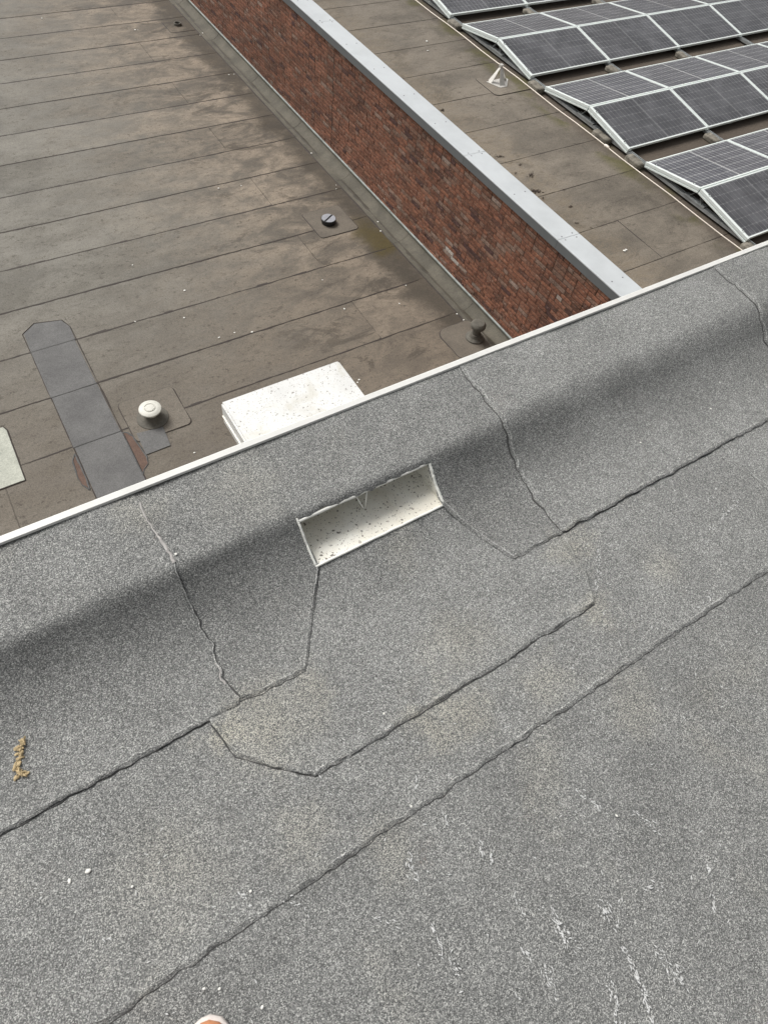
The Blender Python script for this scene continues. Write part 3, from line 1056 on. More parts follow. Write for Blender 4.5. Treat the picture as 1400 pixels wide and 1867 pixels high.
# low round vent with pale lid
v2 = empty('roof_vent', (5.06, 8.68, Z_LOW))
tag(v2, 'low black round vent with pale split lid on a felt collar near the wall', 'vent')
collar_patch(round_rect(4.74, 5.47, 8.34, 9.07, 0.06), M['collar'], v2, 0.012, 2.2)
link('body', lathe_mesh('body', [(0, 0.01), (0.118, 0.01), (0.122, 0.02), (0.122, 0.055), (0.128, 0.06), (0.128, 0.088), (0, 0.088)]), M['black'], v2)
for s in (-1, 1):                      # two half-moon lids with a gap between
    bm = bmesh.new()
    ang = R(30)
    pts = []
    a0 = 8
    for i in range(19):
        a = R(a0 + (180 - 2 * a0) * i / 18)
        pts.append((0.119 * math.cos(a), 0.119 * math.sin(a)))
    if s < 0:
        pts = [(-x, -y) for x, y in pts]
    pts = [(x * math.cos(ang) - y * math.sin(ang), x * math.sin(ang) + y * math.cos(ang)) for x, y in pts]
    add_prism(bm, pts, 0.085, 0.098)
    bmesh.ops.recalc_face_normals(bm, faces=bm.faces[:])
    link('lid', mesh_of('lid', bm), M['lidtop'], v2)

# dark mushroom vent in the corner
p3 = at(868, 616, Z_LOW)
v3 = empty('roof_vent', (5.72, 5.24, Z_LOW))
tag(v3, 'dark weathered mushroom vent close to the foot of the brick wall', 'vent')
collar_patch(jag(round_rect(5.25, 5.92, 4.9, 5.62, 0.16), 0.012, 0.08, 4), M['collar'], v3, 0.011, 3.3)
link('base_cone', lathe_mesh('base_cone', [(0, 0.008), (0.15, 0.008), (0.145, 0.03), (0.10, 0.055), (0.08, 0.10), (0, 0.10)]), M['vent_dark'], v3)
link('pipe', lathe_mesh('pipe', [(0, 0.09), (0.06, 0.09), (0.06, 0.24), (0.0, 0.24)]), M['vent_dark'], v3)
link('cap', lathe_mesh('cap', [(0, 0.22), (0.08, 0.215), (0.112, 0.225), (0.118, 0.245), (0.116, 0.275), (0.108, 0.285), (0.104, 0.292), (0.085, 0.310), (0.0, 0.318)]), M['vent_dark'], v3)

# drain outlet far along the wall
dr = empty('roof_drain', (5.5, 16.45, Z_LOW))
tag(dr, 'small round roof drain set in a pale felt square', 'drain')
collar_patch(round_rect(5.22, 5.78, 16.12, 16.72, 0.03), M['low'], dr, 0.011, 7.3)
link('ring', lathe_mesh('ring', [(0.055, 0.0), (0.055, 0.045), (0.062, 0.055), (0.078, 0.055), (0.085, 0.045), (0.085, 0.0)], 24), M['vent_dark'], dr)
link('grate', lathe_mesh('grate', [(0, 0.016), (0.056, 0.016)], 24), M['black'], dr)

# ================================================================== BRICK WALL with coping and foot flashing
wall = empty('brick_wall', (X_WALL, 10.0, Z_LOW))
tag(wall, 'long low red-brown brick wall with grey metal coping between the two lower roofs', 'wall')
WI = Matrix.Translation(-wall.location)
def wp(o):
    o.matrix_parent_inverse = WI
    return o
EXP_Y = 10.50
wp(link('wall_core', box_mesh('wall_core', X_WALL + 0.007, 6.44, 0.997, 30, Z_LOW - 0.2, Z_COP - 0.03), M['mortar'], wall))
wp(link('expansion_joint', box_mesh('expansion_joint', X_WALL - 0.0005, X_WALL + 0.02, EXP_Y - 0.008, EXP_Y + 0.008, Z_LOW, Z_COP - 0.03), M['dark'], wall))

CH, BH = 0.0625, 0.052
bricks = []
nc = int((Z_COP - 0.05 - Z_LOW) / CH)
brng = random.Random(31)
for c in range(nc):
    z0 = Z_LOW + 0.012 + c * CH
    y = 0.999 + (0.11 if c % 2 else 0) - brng.choice((0, 0.055, 0.0))
    y = max(y, 0.999)
    while y < 21.0:
        L = 0.21 if brng.random() < 0.72 else 0.10
        if abs(y - EXP_Y) < 0.02: y = EXP_Y + 0.008
        e = y + L
        if y < EXP_Y < e + 0.012: e = EXP_Y - 0.008
        if e - y > 0.03:
            t = min(0.90, max(0.0, brng.gauss(0.44, 0.21)))
            if brng.random() < 0.09: t = brng.uniform(0.80, 0.94)
            if brng.random() < 0.008: t = brng.uniform(0.93, 0.96)
            bricks.append([y, e, z0, t])
        y = e + 0.010
# pale lime-stained bricks where the photograph shows them
for px, py, rad in ((815, 458, 0.10), (824, 470, 0.09), (835, 482, 0.07), (868, 523, 0.12), (1018, 540, 0.10), (773, 308, 0.16),
                    (872, 340, 0.14)):
    d = ray(px, py)
    P = CAM + d * (X_WALL / d.x)
    for b in bricks:
        if b[0] - 0.02 < P.y < b[1] + 0.02 and abs(b[2] + 0.026 - P.z) < 0.034:
            b[3] = 0.96 + 0.03 * brng.random() if rad < 0.125 else 0.91
def brick_bm(bm, L, lay, t, off=(0, 0, 0), dx=0.0):
    x, y, z = off
    # chamfered front so every brick has its own soft edge
    c = 0.004
    x0 = -0.004 + dx
    v = [(x0, c, c), (x0, L - c, c), (x0, L - c, BH - c), (x0, c, BH - c), (x0 + c, 0, 0), (x0 + c, L, 0), (x0 + c, L, BH), (x0 + c, 0, BH),
         (0.03, 0, 0), (0.03, L, 0), (0.03, L, BH), (0.03, 0, BH)]
    vs = [bm.verts.new((x + a, y + b2, z + d)) for a, b2, d in v]
    fs = [(0, 3, 2, 1)]
    for i in range(4):
        j = (i + 1) % 4
        fs.append((i, j, 4 + j, 4 + i))
        fs.append((4 + i, 4 + j, 8 + j, 8 + i))
    for f in fs:
        fc = bm.faces.new([vs[q] for q in f])
        for lp in fc.loops:
            lp[lay] = (t, t, t, 1)
def dist_key(b):
    yc, zc = (b[0] + b[1]) / 2, b[2] + BH / 2
    p = Vector((X_WALL, yc, zc))
    if not seen(p, 0) or zc < Z_LOW + 0.16 or zc > Z_COP - 0.13:
        return 1e9
    # hidden behind the parapet edge?
    d = p - CAM
    s = (1.0 - CAM.y) / d.y
    if CAM.z + d.z * s < 0.17:
        return 1e9
    return (p - CAM).length / (b[1] - b[0]) ** 0.5
bricks.sort(key=dist_key)
variants = {}
for y, e, z0, t in bricks[:300]:
    Lq = round(e - y, 3)
    tq = round(t * 24) / 24
    key = (Lq, tq)
    if key not in variants:
        bm = bmesh.new()
        lay = bm.loops.layers.float_color.new('brick_tone')
        brick_bm(bm, Lq, lay, tq)
        bmesh.ops.recalc_face_normals(bm, faces=bm.faces[:])
        me = mesh_of('brick', bm)
        me.materials.append(M['brick'])
        variants[key] = me
    wp(link('brick', variants[key], None, wall, (X_WALL + brng.uniform(-0.003, 0.003), y, z0 + brng.uniform(-0.0015, 0.0015))))
bm = bmesh.new()
lay = bm.loops.layers.float_color.new('brick_tone')
for y, e, z0, t in bricks[300:]:
    brick_bm(bm, e - y, lay, t, (X_WALL, y, z0 + brng.uniform(-0.0015, 0.0015)), brng.uniform(-0.003, 0.003))
bmesh.ops.recalc_face_normals(bm, faces=bm.faces[:])
o = wp(link('brickwork', mesh_of('brickwork', bm), M['brick'], wall))
tag(o, kind='stuff')

# coping in lengths, each with its screws
CY_ = [0.998, 4.69, 6.76, 11.10, 15.3, 20.0]
screw_me = lathe_mesh('screw', [(0.011, -0.004), (0.011, 0.0015), (0.006, 0.005), (0, 0.005)], 10)
screw_me.materials.append(M['screw'])
for a, b2 in zip(CY_, CY_[1:]):
    bm = bmesh.new()
    sec = [(6.093, Z_COP - 0.016), (6.093, Z_COP - 0.003), (6.096, Z_COP), (6.468, Z_COP - 0.010), (6.472, Z_COP - 0.014), (6.472, Z_COP - 0.06), (6.467, Z_COP - 0.06),
           (6.467, Z_COP - 0.016), (6.103, Z_COP - 0.007), (6.103, Z_COP - 0.016)]
    va = [bm.verts.new((x, a + 0.003, z)) for x, z in sec]
    vb = [bm.verts.new((x, b2 - 0.003, z)) for x, z in sec]
    n = len(sec)
    for i in range(n):
        j = (i + 1) % n
        bm.faces.new((va[i], va[j], vb[j], vb[i]))
    bm.faces.new(va)
    bm.faces.new(vb[::-1])
    bmesh.ops.recalc_face_normals(bm, faces=bm.faces[:])
    cs = wp(link('coping_section', mesh_of('coping_section', bm), M['coping'], wall))
    wp(link('fascia', box_mesh('fascia', 6.0955, 6.1015, a + 0.002, b2 - 0.002, Z_COP - 0.125, Z_COP - 0.009), M['fascia'], wall))
    # joint plate under the gap
    wp(link('joint_plate', box_mesh('joint_plate', 6.10, 6.466, b2 - 0.05, b2 + 0.05, Z_COP - 0.03, Z_COP - 0.0185), M['dark'], wall))
    ys = [a + 0.04] + [a + (b2 - a) * q / max(1, round((b2 - a) / 0.85)) for q in range(1, max(1, round((b2 - a) / 0.85)))] + [b2 - 0.04]
    for yy in ys:
        for xx in (6.19, 6.38):
            s = link('screw', screw_me, None, cs)
            s.matrix_parent_inverse = WI @ Matrix.Identity(4) if False else Matrix.Identity(4)
            s.location = (xx, yy + 0.01 * brng.uniform(-1, 1), Z_COP - 0.010 * (xx - 6.096) / 0.372)

# felt upstand at the wall foot, in one-metre lengths, and the clamping bar
yy = 1.0
i = 0
while yy < 20:
    L = 1.0 if i % 3 else 0.93
    bm = bmesh.new()
    sec = [(5.80, 0.004), (5.90, 0.006), (5.985, 0.016), (6.045, 0.052), (6.085, 0.085), (6.100, 0.115), (6.104, 0.150)]
    nn = 10
    rows = []
    for q in range(nn + 1):
        y = yy + L * q / nn
        lift = 0.003 * (i % 2)
        rows.append([bm.verts.new((x - lift * (k > 1) + (0.02 * ns(y * 2.2, 5) if k == 0 else 0.006 * ns(y * 3, k)), y + (0.004 * ns(k, y) if q in (0, nn) else 0), Z_LOW + z + lift + 0.003)) for k, (x, z) in enumerate(sec)])
    for a, b2 in zip(rows, rows[1:]):
        for k in range(len(sec) - 1):
            bm.faces.new((a[k], a[k + 1], b2[k + 1], b2[k]))
    be = [e for e in bm.edges if len(e.link_faces) == 1]
    ret = bmesh.ops.extrude_edge_only(bm, edges=be)
    for v in ret['geom']:
        if isinstance(v, bmesh.types.BMVert):
            v.co.z -= 0.006
    bmesh.ops.recalc_face_normals(bm, faces=bm.faces[:])
    me = mesh_of('felt_upstand', bm, True)
    me.set_sharp_from_angle(angle=R(45))
    wp(link('felt_upstand', me, M['upstand'], wall))
    yy += L - 0.006
    i += 1
wp(ribbon('bitumen_bead', [(5.795, 1.0), (5.80, 20.0)], 0.030, Z_LOW + 0.008, wall, M['bitumen_brown'], 77.0, step=0.08))
wp(ribbon('silt_line', [(5.905, 1.0), (5.91, 20.0)], 0.075, Z_LOW + 0.0112, wall, M['silt'], 78.0, step=0.08, amp=0.8))
yy = 1.0
while yy < 20:
    L = 2.45
    bm = bmesh.new()
    add_box(bm, 6.088, 6.1165, yy, yy + L - 0.006, Z_LOW + 0.140, Z_LOW + 0.168)
    bmesh.ops.bevel(bm, geom=bm.edges[:], offset=0.004, segments=1, affect='EDGES')
    wp(link('clamping_bar', mesh_of('clamping_bar', bm), M['lead'], wall))
    yy += L

# ================================================================== SOLAR ROOF
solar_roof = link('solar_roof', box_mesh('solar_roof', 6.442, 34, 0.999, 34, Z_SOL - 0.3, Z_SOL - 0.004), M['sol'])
tag(solar_roof, kind='structure')
for i in range(-1, 12):
    ya = 4.01 + 0.888 * i
    yb = ya + 0.888 + 0.03
    joint = {0: 7.46, 5: 8.95, 6: 9.9}.get(i, 10.5 + 1.7 * (i % 3))
    for q, (xa, xb) in enumerate(((6.45, joint - 0.004), (joint, 22.0))):
        flat_sheet('felt_sheet', xa, xb, ya, yb, Z_SOL + 0.0012 * q, solar_roof, M['sol'], 50 + 2.7 * i + q, lap=0.003)
    ribbon('bitumen_bead', [(6.46, ya - 0.003), (16.0, ya - 0.003)], 0.013, Z_SOL + 0.0008, solar_roof, M['bitumen_brown'], 70 + i)
    ribbon('bitumen_bead', [(joint - 0.002, ya + 0.01), (joint, yb - 0.03)], 0.013, Z_SOL + 0.003, solar_roof, M['bitumen_brown'], 90 + i)

# felt repair round the anchor post
o = link('felt_patch', prism_mesh('felt_patch', round_rect(7.93, 8.72, 8.33, 8.95, 0.08), Z_SOL - 0.002, Z_SOL + 0.011), M['sol'])
tag(o, 'rounded felt patch under the tripod anchor post on the solar roof', 'roof patch')
ribbon('bitumen_bead', round_rect(7.93, 8.72, 8.33, 8.95, 0.08) + [(8.64, 8.33)], 0.014, Z_SOL + 0.007, o, M['bitumen_brown'], 21)

# ---- lifeline: anchor post and cable
XC = 8.255
ZC = Z_SOL + 0.25
post = empty('anchor_post', (XC, 8.72, Z_SOL))
tag(post, 'pale folded-metal tripod anchor post carrying the lifeline cable', 'anchor post')
bm = bmesh.new()
def strut(bm, a, b2, w, t, up=(0, 0, 1)):
    a, b2 = Vector(a), Vector(b2)
    d = (b2 - a).normalized()
    s = d.cross(Vector(up)).normalized() * w / 2
    n = d.cross(s).normalized() * t / 2
    vs = [bm.verts.new(p + q * s + r * n) for p in (a, b2) for q, r in ((-1, -1), (1, -1), (1, 1), (-1, 1))]
    for f in ((3, 2, 1, 0), (4, 5, 6, 7), (0, 1, 5, 4), (1, 2, 6, 5), (2, 3, 7, 6), (3, 0, 4, 7)):
        bm.faces.new([vs[i] for i in f])
for nm, foot in (('leg', (-0.15, 0.03)), ('leg', (0.16, 0.02)), ('leg', (-0.02, -0.15))):
    bm = bmesh.new()
    f = Vector((foot[0], foot[1], 0.014))
    tdir = Vector((-foot[1], foot[0], 0)).normalized()
    wl_, wt_ = 0.055, 0.018
    top = Vector((foot[0] * 0.08, foot[1] * 0.08, 0.235))
    inn = Vector((-foot[0], -foot[1], 0)).normalized() * 0.006
    vs = [bm.verts.new(p) for p in (f - tdir * wl_, f + tdir * wl_, top + tdir * wt_, top - tdir * wt_,
                                    f - tdir * wl_ + inn, f + tdir * wl_ + inn, top + tdir * wt_ + inn, top - tdir * wt_ + inn)]
    for q in ((0, 1, 2, 3), (7, 6, 5, 4), (0, 4, 5, 1), (1, 5, 6, 2), (2, 6, 7, 3), (3, 7, 4, 0)):
        bm.faces.new([vs[w] for w in q])
    bmesh.ops.recalc_face_normals(bm, faces=bm.faces[:])
    link('leg', mesh_of('leg', bm), M['post'], post)
bm = bmesh.new()
out = [(-0.21, 0.05), (-0.10, -0.20), (0.04, -0.20), (0.22, 0.0), (0.20, 0.07)]
add_prism(bm, out, 0.011, 0.017)
bmesh.ops.recalc_face_normals(bm, faces=bm.faces[:])
link('base_plate', mesh_of('base_plate', bm), M['post'], post)
link('head', box_mesh('head', -0.028, 0.028, -0.03, 0.03, 0.225, 0.268, 0.006), M['post'], post)

cable = empty('lifeline_cable', (XC, 8.72, ZC))
tag(cable, 'thin pale lifeline cable stretched along the solar panels over the roof', 'cable')
pts = [(XC + 0.004 * math.sin(i * 0.5), 1.3 + 0.5 * i, ZC - 0.012 * math.sin(i * 0.9) ** 2) for i in range(42)]
o = link('wire', tube_mesh('wire', pts, 0.0075, 8), M['cable'], cable)
o.matrix_parent_inverse = Matrix.Translation((-XC, -8.72, -ZC))
pj = at(1101, 268, ZC)
o = link('connector', lathe_mesh('connector', [(0, -0.05), (0.016, -0.045), (0.022, -0.02), (0.022, 0.02), (0.016, 0.045), (0, 0.05)], 12), M['cable'], cable)
o.matrix_parent_inverse = Matrix.Translation((-XC, -8.72, -ZC))
o.location = (XC, pj.y, ZC - 0.004)
o.rotation_euler = (R(90), 0, 0)

# ---- solar panels: tents of two slopes
PX0, PL, PW, PT = 8.81, 1.812, 1.0, 0.035
GAPX = 1.83
Z_PL = Z_SOL + 0.115            # low edge of a panel's top face
TILT = math.asin(0.150 / PW)
NEAR_Y = [3.72 + 2.40 * i for i in range(4)]
ROWN = ['first', 'second', 'third', 'fourth']
COLN = ['first', 'second', 'third', 'fourth', 'fifth', 'sixth', 'seventh']


def build_panel_meshes():
    """panel lies in local XY: x along its length, y up the slope, top face at z = 0"""
    d = {}
    bm = bmesh.new()
    w = 0.022
    h0, h1 = -PT, 0.0
    add_box(bm, 0, PL, 0, w, h0, h1)
    add_box(bm, 0, PL, PW - w, PW, h0, h1)
    add_box(bm, 0, w, w, PW - w, h0, h1)
    add_box(bm, PL - w, PL, w, PW - w, h0, h1)
    # fine groove lines along the end faces
    for x in (-0.0022, PL):
        add_box(bm, x, x + 0.0022, 0.004, PW - 0.004, -0.013, -0.007)
        add_box(bm, x, x + 0.0022, 0.004, PW - 0.004, -0.029, -0.022)
    d['frame'] = mesh_of('frame', bm)
    d['frame'].materials.append(M['alu'])
    bm = bmesh.new()
    add_box(bm, w, PL - w, w, PW - w, -0.014, -0.008)
    d['backsheet'] = mesh_of('backsheet', bm)
    d['backsheet'].materials.append(M['back'])
    # half cells: 6 rows x 10 per half
    inner_x0, inner_x1 = w + 0.012, PL - w - 0.012
    mid = PL / 2
    for hname, xa, xb in (('a', inner_x0, mid - 0.014), ('b', mid + 0.014, inner_x1)):
        bm = bmesh.new()
        ya, yb = w + 0.012, PW - w - 0.012
        cw, ch = (xb - xa) / 10, (yb - ya) / 6
        for r in range(6):
            for c in range(10):
                g_ = 0.0046
                x0, x1 = xa + c * cw + g_, xa + (c + 1) * cw - g_
                y0, y1 = ya + r * ch + g_ * 0.8, ya + (r + 1) * ch - g_ * 0.8
                q = 0.013
                z = -0.0065
                poly = [(x0 + q, y0), (x1 - q, y0), (x1, y0 + q), (x1, y1 - q), (x1 - q, y1), (x0 + q, y1), (x0, y1 - q), (x0, y0 + q)]
                bm.faces.new([bm.verts.new((x, y, z)) for x, y in poly])
        d['cells_' + hname] = mesh_of('cell_field', bm)
        d['cells_' + hname].materials.append(M['cell'])
    bm = bmesh.new()
    bm.faces.new([bm.verts.new(p) for p in ((w, w, -0.0035), (PL - w, w, -0.0035), (PL - w, PW - w, -0.0035), (w, PW - w, -0.0035))])
    d['glass_pane'] = mesh_of('glass_pane', bm)
    d['glass_pane'].materials.append(M['glass'])
    bm = bmesh.new()
    add_box(bm, -0.022, 0.022, -0.024, 0.024, -0.02, 0.010)
    bmesh.ops.bevel(bm, geom=bm.edges[:], offset=0.003, segments=1, affect='EDGES')
    d['clamp'] = mesh_of('clamp', bm)
    d['clamp'].materials.append(M['alu'])
    for nm, xa, sg in (('end_profile', -0.002, -1), ('end_profile_b', PL + 0.002, 1)):
        bm = bmesh.new()
        xs = sorted((xa, xa + sg * 0.030))
        add_box(bm, xs[0], xs[1], -0.01, PW - 0.004, -0.030, 0.004)
        xs = sorted((xa + sg * 0.004, xa + sg * 0.022))
        add_box(bm, xs[0], xs[1], -0.008, PW - 0.006, -0.048, -0.0305)
        xs = sorted((xa + sg * 0.004, xa + sg * 0.034))
        add_box(bm, xs[0], xs[1], -0.008, PW - 0.006, -0.066, -0.0485)
        d[nm] = mesh_of('end_profile', bm)
        d[nm].materials.append(M['alu'])
    d['bolt'] = lathe_mesh('bolt', [(0.009, 0.0), (0.009, 0.012), (0, 0.012)], 8)
    d['bolt'].materials.append(M['black'])
    return d


PMD = build_panel_meshes()
for r, yn in enumerate(NEAR_Y):
    for slope in (0, 1):
        for c in range(6):
            x0 = PX0 + GAPX * c
            if slope == 0:
                base = Vector((x0, yn, Z_PL))
                mat_w = Matrix.Translation(base) @ Matrix.Rotation(TILT, 4, 'X')
            else:
                base = Vector((x0 + PL, yn + 2 * PW * math.cos(TILT) + 0.022, Z_PL))
                mat_w = Matrix.Translation(base) @ Matrix.Rotation(math.pi, 4, 'Z') @ Matrix.Rotation(TILT, 4, 'X')
            cor = [mat_w @ Vector((a, b2, 0)) for a in (0, PL / 4, PL / 2, PL * 3 / 4, PL) for b2 in (0, PW / 2, PW)]
            if not any(seen(p, 10) for p in cor):
                continue
            root = empty('solar_panel')
            root.matrix_world = mat_w
            side = 'facing the parapet' if slope == 0 else 'facing away from the parapet'
            tag(root, 'solar panel %s, %s from lifeline, %s row from parapet' % (side, COLN[c], ROWN[r]), 'solar panel', 'solar panels in tent rows on the roof')
            for nm in ('frame', 'backsheet', 'cells_a', 'cells_b', 'glass_pane'):
                pn = link('cell_field' if nm.startswith('cells') else nm, PMD[nm], None, root)
                if nm.startswith('cells'):
                    pn['kind'] = 'stuff'
            end = 0.0 if slope == 0 else PL
            if c == 0:
                link('end_profile', PMD['end_profile'] if slope == 0 else PMD['end_profile_b'], None, root)
                for yy in (0.14, 0.86):
                    cl = link('clamp', PMD['clamp'], None, root, (end, yy, 0))
                    bo = link('bolt', PMD['bolt'], None, cl, (0.0, 0.0, 0.006))

# rails on the roof, one under every panel joint
rail_lab = ['end mounting rail under the panel ends facing the lifeline cable', 'mounting rail under the first panel joint from the lifeline',
            'mounting rail under the second panel joint from the lifeline', 'mounting rail under the third panel joint from the lifeline']
for c in range(4):
    xr = PX0 + GAPX * c + (0.02 if c == 0 else -0.01)
    root = empty('mounting_rail', (xr, 7.5, Z_SOL))
    tag(root, rail_lab[c], 'rail', 'rails carrying the solar panels')
    bm = bmesh.new()
    sec = [(-0.04, 0.035), (0.04, 0.035), (0.04, 0.075), (0.03, 0.075), (0.03, 0.048), (0.006, 0.048), (0.006, 0.075), (-0.006, 0.075), (-0.006, 0.048), (-0.03, 0.048), (-0.03, 0.075), (-0.04, 0.075)]
    ya, yb = -4.4, 6.0
    A = [bm.verts.new((x, ya, z)) for x, z in sec]
    B = [bm.verts.new((x, yb, z)) for x, z in sec]
    for i in range(len(sec)):
        j = (i + 1) % len(sec)
        bm.faces.new((A[i], A[j], B[j], B[i]))
    bm.faces.new(A[::-1])
    bm.faces.new(B)
    bmesh.ops.recalc_face_normals(bm, faces=bm.faces[:])
    link('rail_profile', mesh_of('rail_profile', bm), M['rail'], root)
    for yn in NEAR_Y:
        yr = yn + PW * math.cos(TILT) + 0.011 - 7.5
        bm = bmesh.new()                       # ridge trestle
        strut(bm, (0.0, yr - 0.13, 0.075), (0.0, yr - 0.02, 0.215), 0.05, 0.006)
        strut(bm, (0.0, yr + 0.13, 0.075), (0.0, yr + 0.02, 0.215), 0.05, 0.006)
        add_box(bm, -0.045, 0.045, yr - 0.19, yr + 0.19, 0.072, 0.09)
        link('ridge_trestle', mesh_of('ridge_trestle', bm), M['rail'], root)
        for yq in (yn - 7.5 + 0.03, yn + 2 * PW * math.cos(TILT) + 0.022 - 7.5 - 0.03):
            bm = bmesh.new()
            add_box(bm, -0.035, 0.035, yq - 0.035, yq + 0.035, 0.073, 0.083)
            link('low_bracket', mesh_of('low_bracket', bm), M['alu'], root)

# concrete ballast blocks by the rails in the lanes between the tents
def ballast(x, y, lab, w=0.15, L=0.30, h=0.075):
    bm = bmesh.new()
    add_box(bm, -w / 2, w / 2, -L / 2, L / 2, 0.004, h)
    bmesh.ops.subdivide_edges(bm, edges=bm.edges[:], cuts=3, use_grid_fill=True)
    for v in bm.verts:
        v.co += Vector((ns(v.co.x * 20 + x, v.co.y * 20, v.co.z * 20), ns(v.co.x * 20, v.co.y * 20 + y, 3), 0.6 * ns(v.co.x * 20, 9, v.co.y * 20 + x))) * 0.007
    o = link('ballast_block', mesh_of('ballast_block', bm, True), M['concrete'], None, (x, y, Z_SOL))
    tag(o, lab, 'ballast block', 'concrete ballast blocks under the rails')
LANE = ['in the lane nearest the parapet', 'in the second lane from the parapet', 'in the third lane from the parapet']
for i in range(3):
    yl = NEAR_Y[i] + 2.0 + 0.17
    ballast(PX0 - 0.06, yl, 'mossy ballast block by the end rail %s' % LANE[i])
    for c in (1, 2):
        ballast(PX0 + GAPX * c - 0.09, yl + 0.02, 'ballast block under %s panel joint, %s' % (('the first', 'the second')[c - 1], LANE[i]), 0.14, 0.26)
ballast(PX0 - 0.05, NEAR_Y[0] - 0.16, 'mossy concrete ballast block beside the end rail, close to the white-edged parapet')
ballast(PX0 - 0.06, NEAR_Y[1] + 0.52, 'concrete ballast block partly under the second row from the parapet beside the end rail', 0.13, 0.34)
ballast(PX0 - 0.10, NEAR_Y[3] + 1.35, 'concrete ballast block partly under the fourth row from the parapet beside the end rail', 0.13, 0.30)

# ================================================================== SMALL THINGS
def pebble_mesh(seed, flat=0.6):
    bm = bmesh.new()
    bmesh.ops.create_icosphere(bm, subdivisions=2, radius=1.0)
    for v in bm.verts:
        v.co *= 1 + 0.28 * ns(v.co.x * 1.3 + seed, v.co.y * 1.3, v.co.z * 1.3)
        v.co.z = (v.co.z + 0.75) * flat
    me = mesh_of('pebble', bm, True)
    me.materials.append(M['pebble'])
    return me
PEB = [pebble_mesh(s * 3.3, 0.35) for s in range(4)]
prng = random.Random(5)
def pebble(x, y, z, r, label, group):
    o = link('white_pebble', PEB[prng.randrange(4)], None, None, (x, y, z))
    o.scale = (r * prng.uniform(0.8, 1.3), r * prng.uniform(0.7, 1.1), r)
    o.rotation_euler = (0, 0, prng.uniform(0, 6.3))
    tag(o, label, 'pebble', group)
for px, py in ((77, 33), (247, 54), (252, 54), (365, 64), (370, 60), (380, 32), (418, 136), (427, 135), (399, 343), (440, 338), (242, 483), (539, 233), (568, 279), (606, 304), (613, 337), (613, 344),
               (337, 529), (247, 586), (336, 579), (428, 606), (400, 615), (460, 605), (588, 510), (628, 563), (689, 404), (694, 421), (728, 553), (302, 771), (297, 765), (313, 780), (262, 764),
               (355, 825), (655, 692), (652, 697), (833, 572), (844, 546), (845, 583), (740, 520)):
    q = at(px, py, Z_LOW + 0.012)
    pebble(q.x, q.y, Z_LOW + 0.006, prng.uniform(0.009, 0.018), 'tiny white pebble scattered on the brown lower roof', 'white pebbles on the lower roof')
for px, py in ((778, 75), (1138, 457), (1141, 455), (1102, 266), (780, 92)):
    q = at(px, py, Z_SOL + 0.012)
    pebble(q.x, q.y, Z_SOL + 0.006, prng.uniform(0.014, 0.024), 'small white pebble on the roof between coping and lifeline', 'white pebbles on the solar roof')
q = at(160, 1588, 0.01)
pebble(q.x, q.y, 0.004, 0.0065, 'larger white pebble on the grey upper roof beside a smaller one', None)
q = at(126, 1606, 0.01)
pebble(q.x, q.y, 0.004, 0.0045, 'smaller white pebble on the grey upper roof beside a larger one', None)
for px, py in ((241, 1616), (457, 1625), (700, 1300), (1125, 1487), (1304, 706), (1292, 748), (1165, 810), (337, 1054), (750, 1470), (372, 1803), (400, 1803), (478, 1837)):
    q = at(px, py, 0.01)
    z = skin(q.x, q.y, 0.012).z if q.y > 0.42 else 0.006
    pebble(q.x, q.y, z, prng.uniform(0.0022, 0.0035), 'tiny white chip lying on the grey upper roof', 'white chips on the upper roof')

# lead-coloured lump and dark bits on the solar roof
def soil_bit(px, py, r, lab, mat='soil'):
    q = at(px, py, Z_SOL + 0.01)
    bm = bmesh.new()
    for i in range(int(26 + r * 500)):
        rr = r * 0.15 * prng.uniform(0.3, 1.0)
        mt = Matrix.Translation((prng.gauss(0, r * 0.6), prng.gauss(0, r * 0.3), 0.002)) @ Matrix.Rotation(prng.uniform(0, 3), 4, 'Z') @ Matrix.Diagonal((rr * 1.5, rr * 0.8, rr * 0.35, 1))
        bmesh.ops.create_icosphere(bm, subdivisions=1, radius=1.0, matrix=mt)
    for v in bm.verts:
        v.co.x += 0.3 * r * ns(v.co.x * 20 + px, v.co.y * 20)
    o = link('soil_clump', mesh_of('soil_clump', bm, True), M[mat], None, (q.x, q.y, Z_SOL + 0.006))
    o.rotation_euler = (0, 0, prng.uniform(-0.6, 0.6))
    tag(o, lab, 'soil clump', 'clumps of soil beside the coping')
for px, py, r in ((912, 285, 0.05), (968, 318, 0.06), (976, 348, 0.08), (1040, 376, 0.045), (1052, 406, 0.03), (948, 300, 0.035), (806, 200, 0.05), (1027, 345, 0.025), (990, 360, 0.03), (1078, 415, 0.025), (940, 315, 0.03)):
    soil_bit(px, py, r, 'dark crumbly soil clump on the roof beside the metal coping')

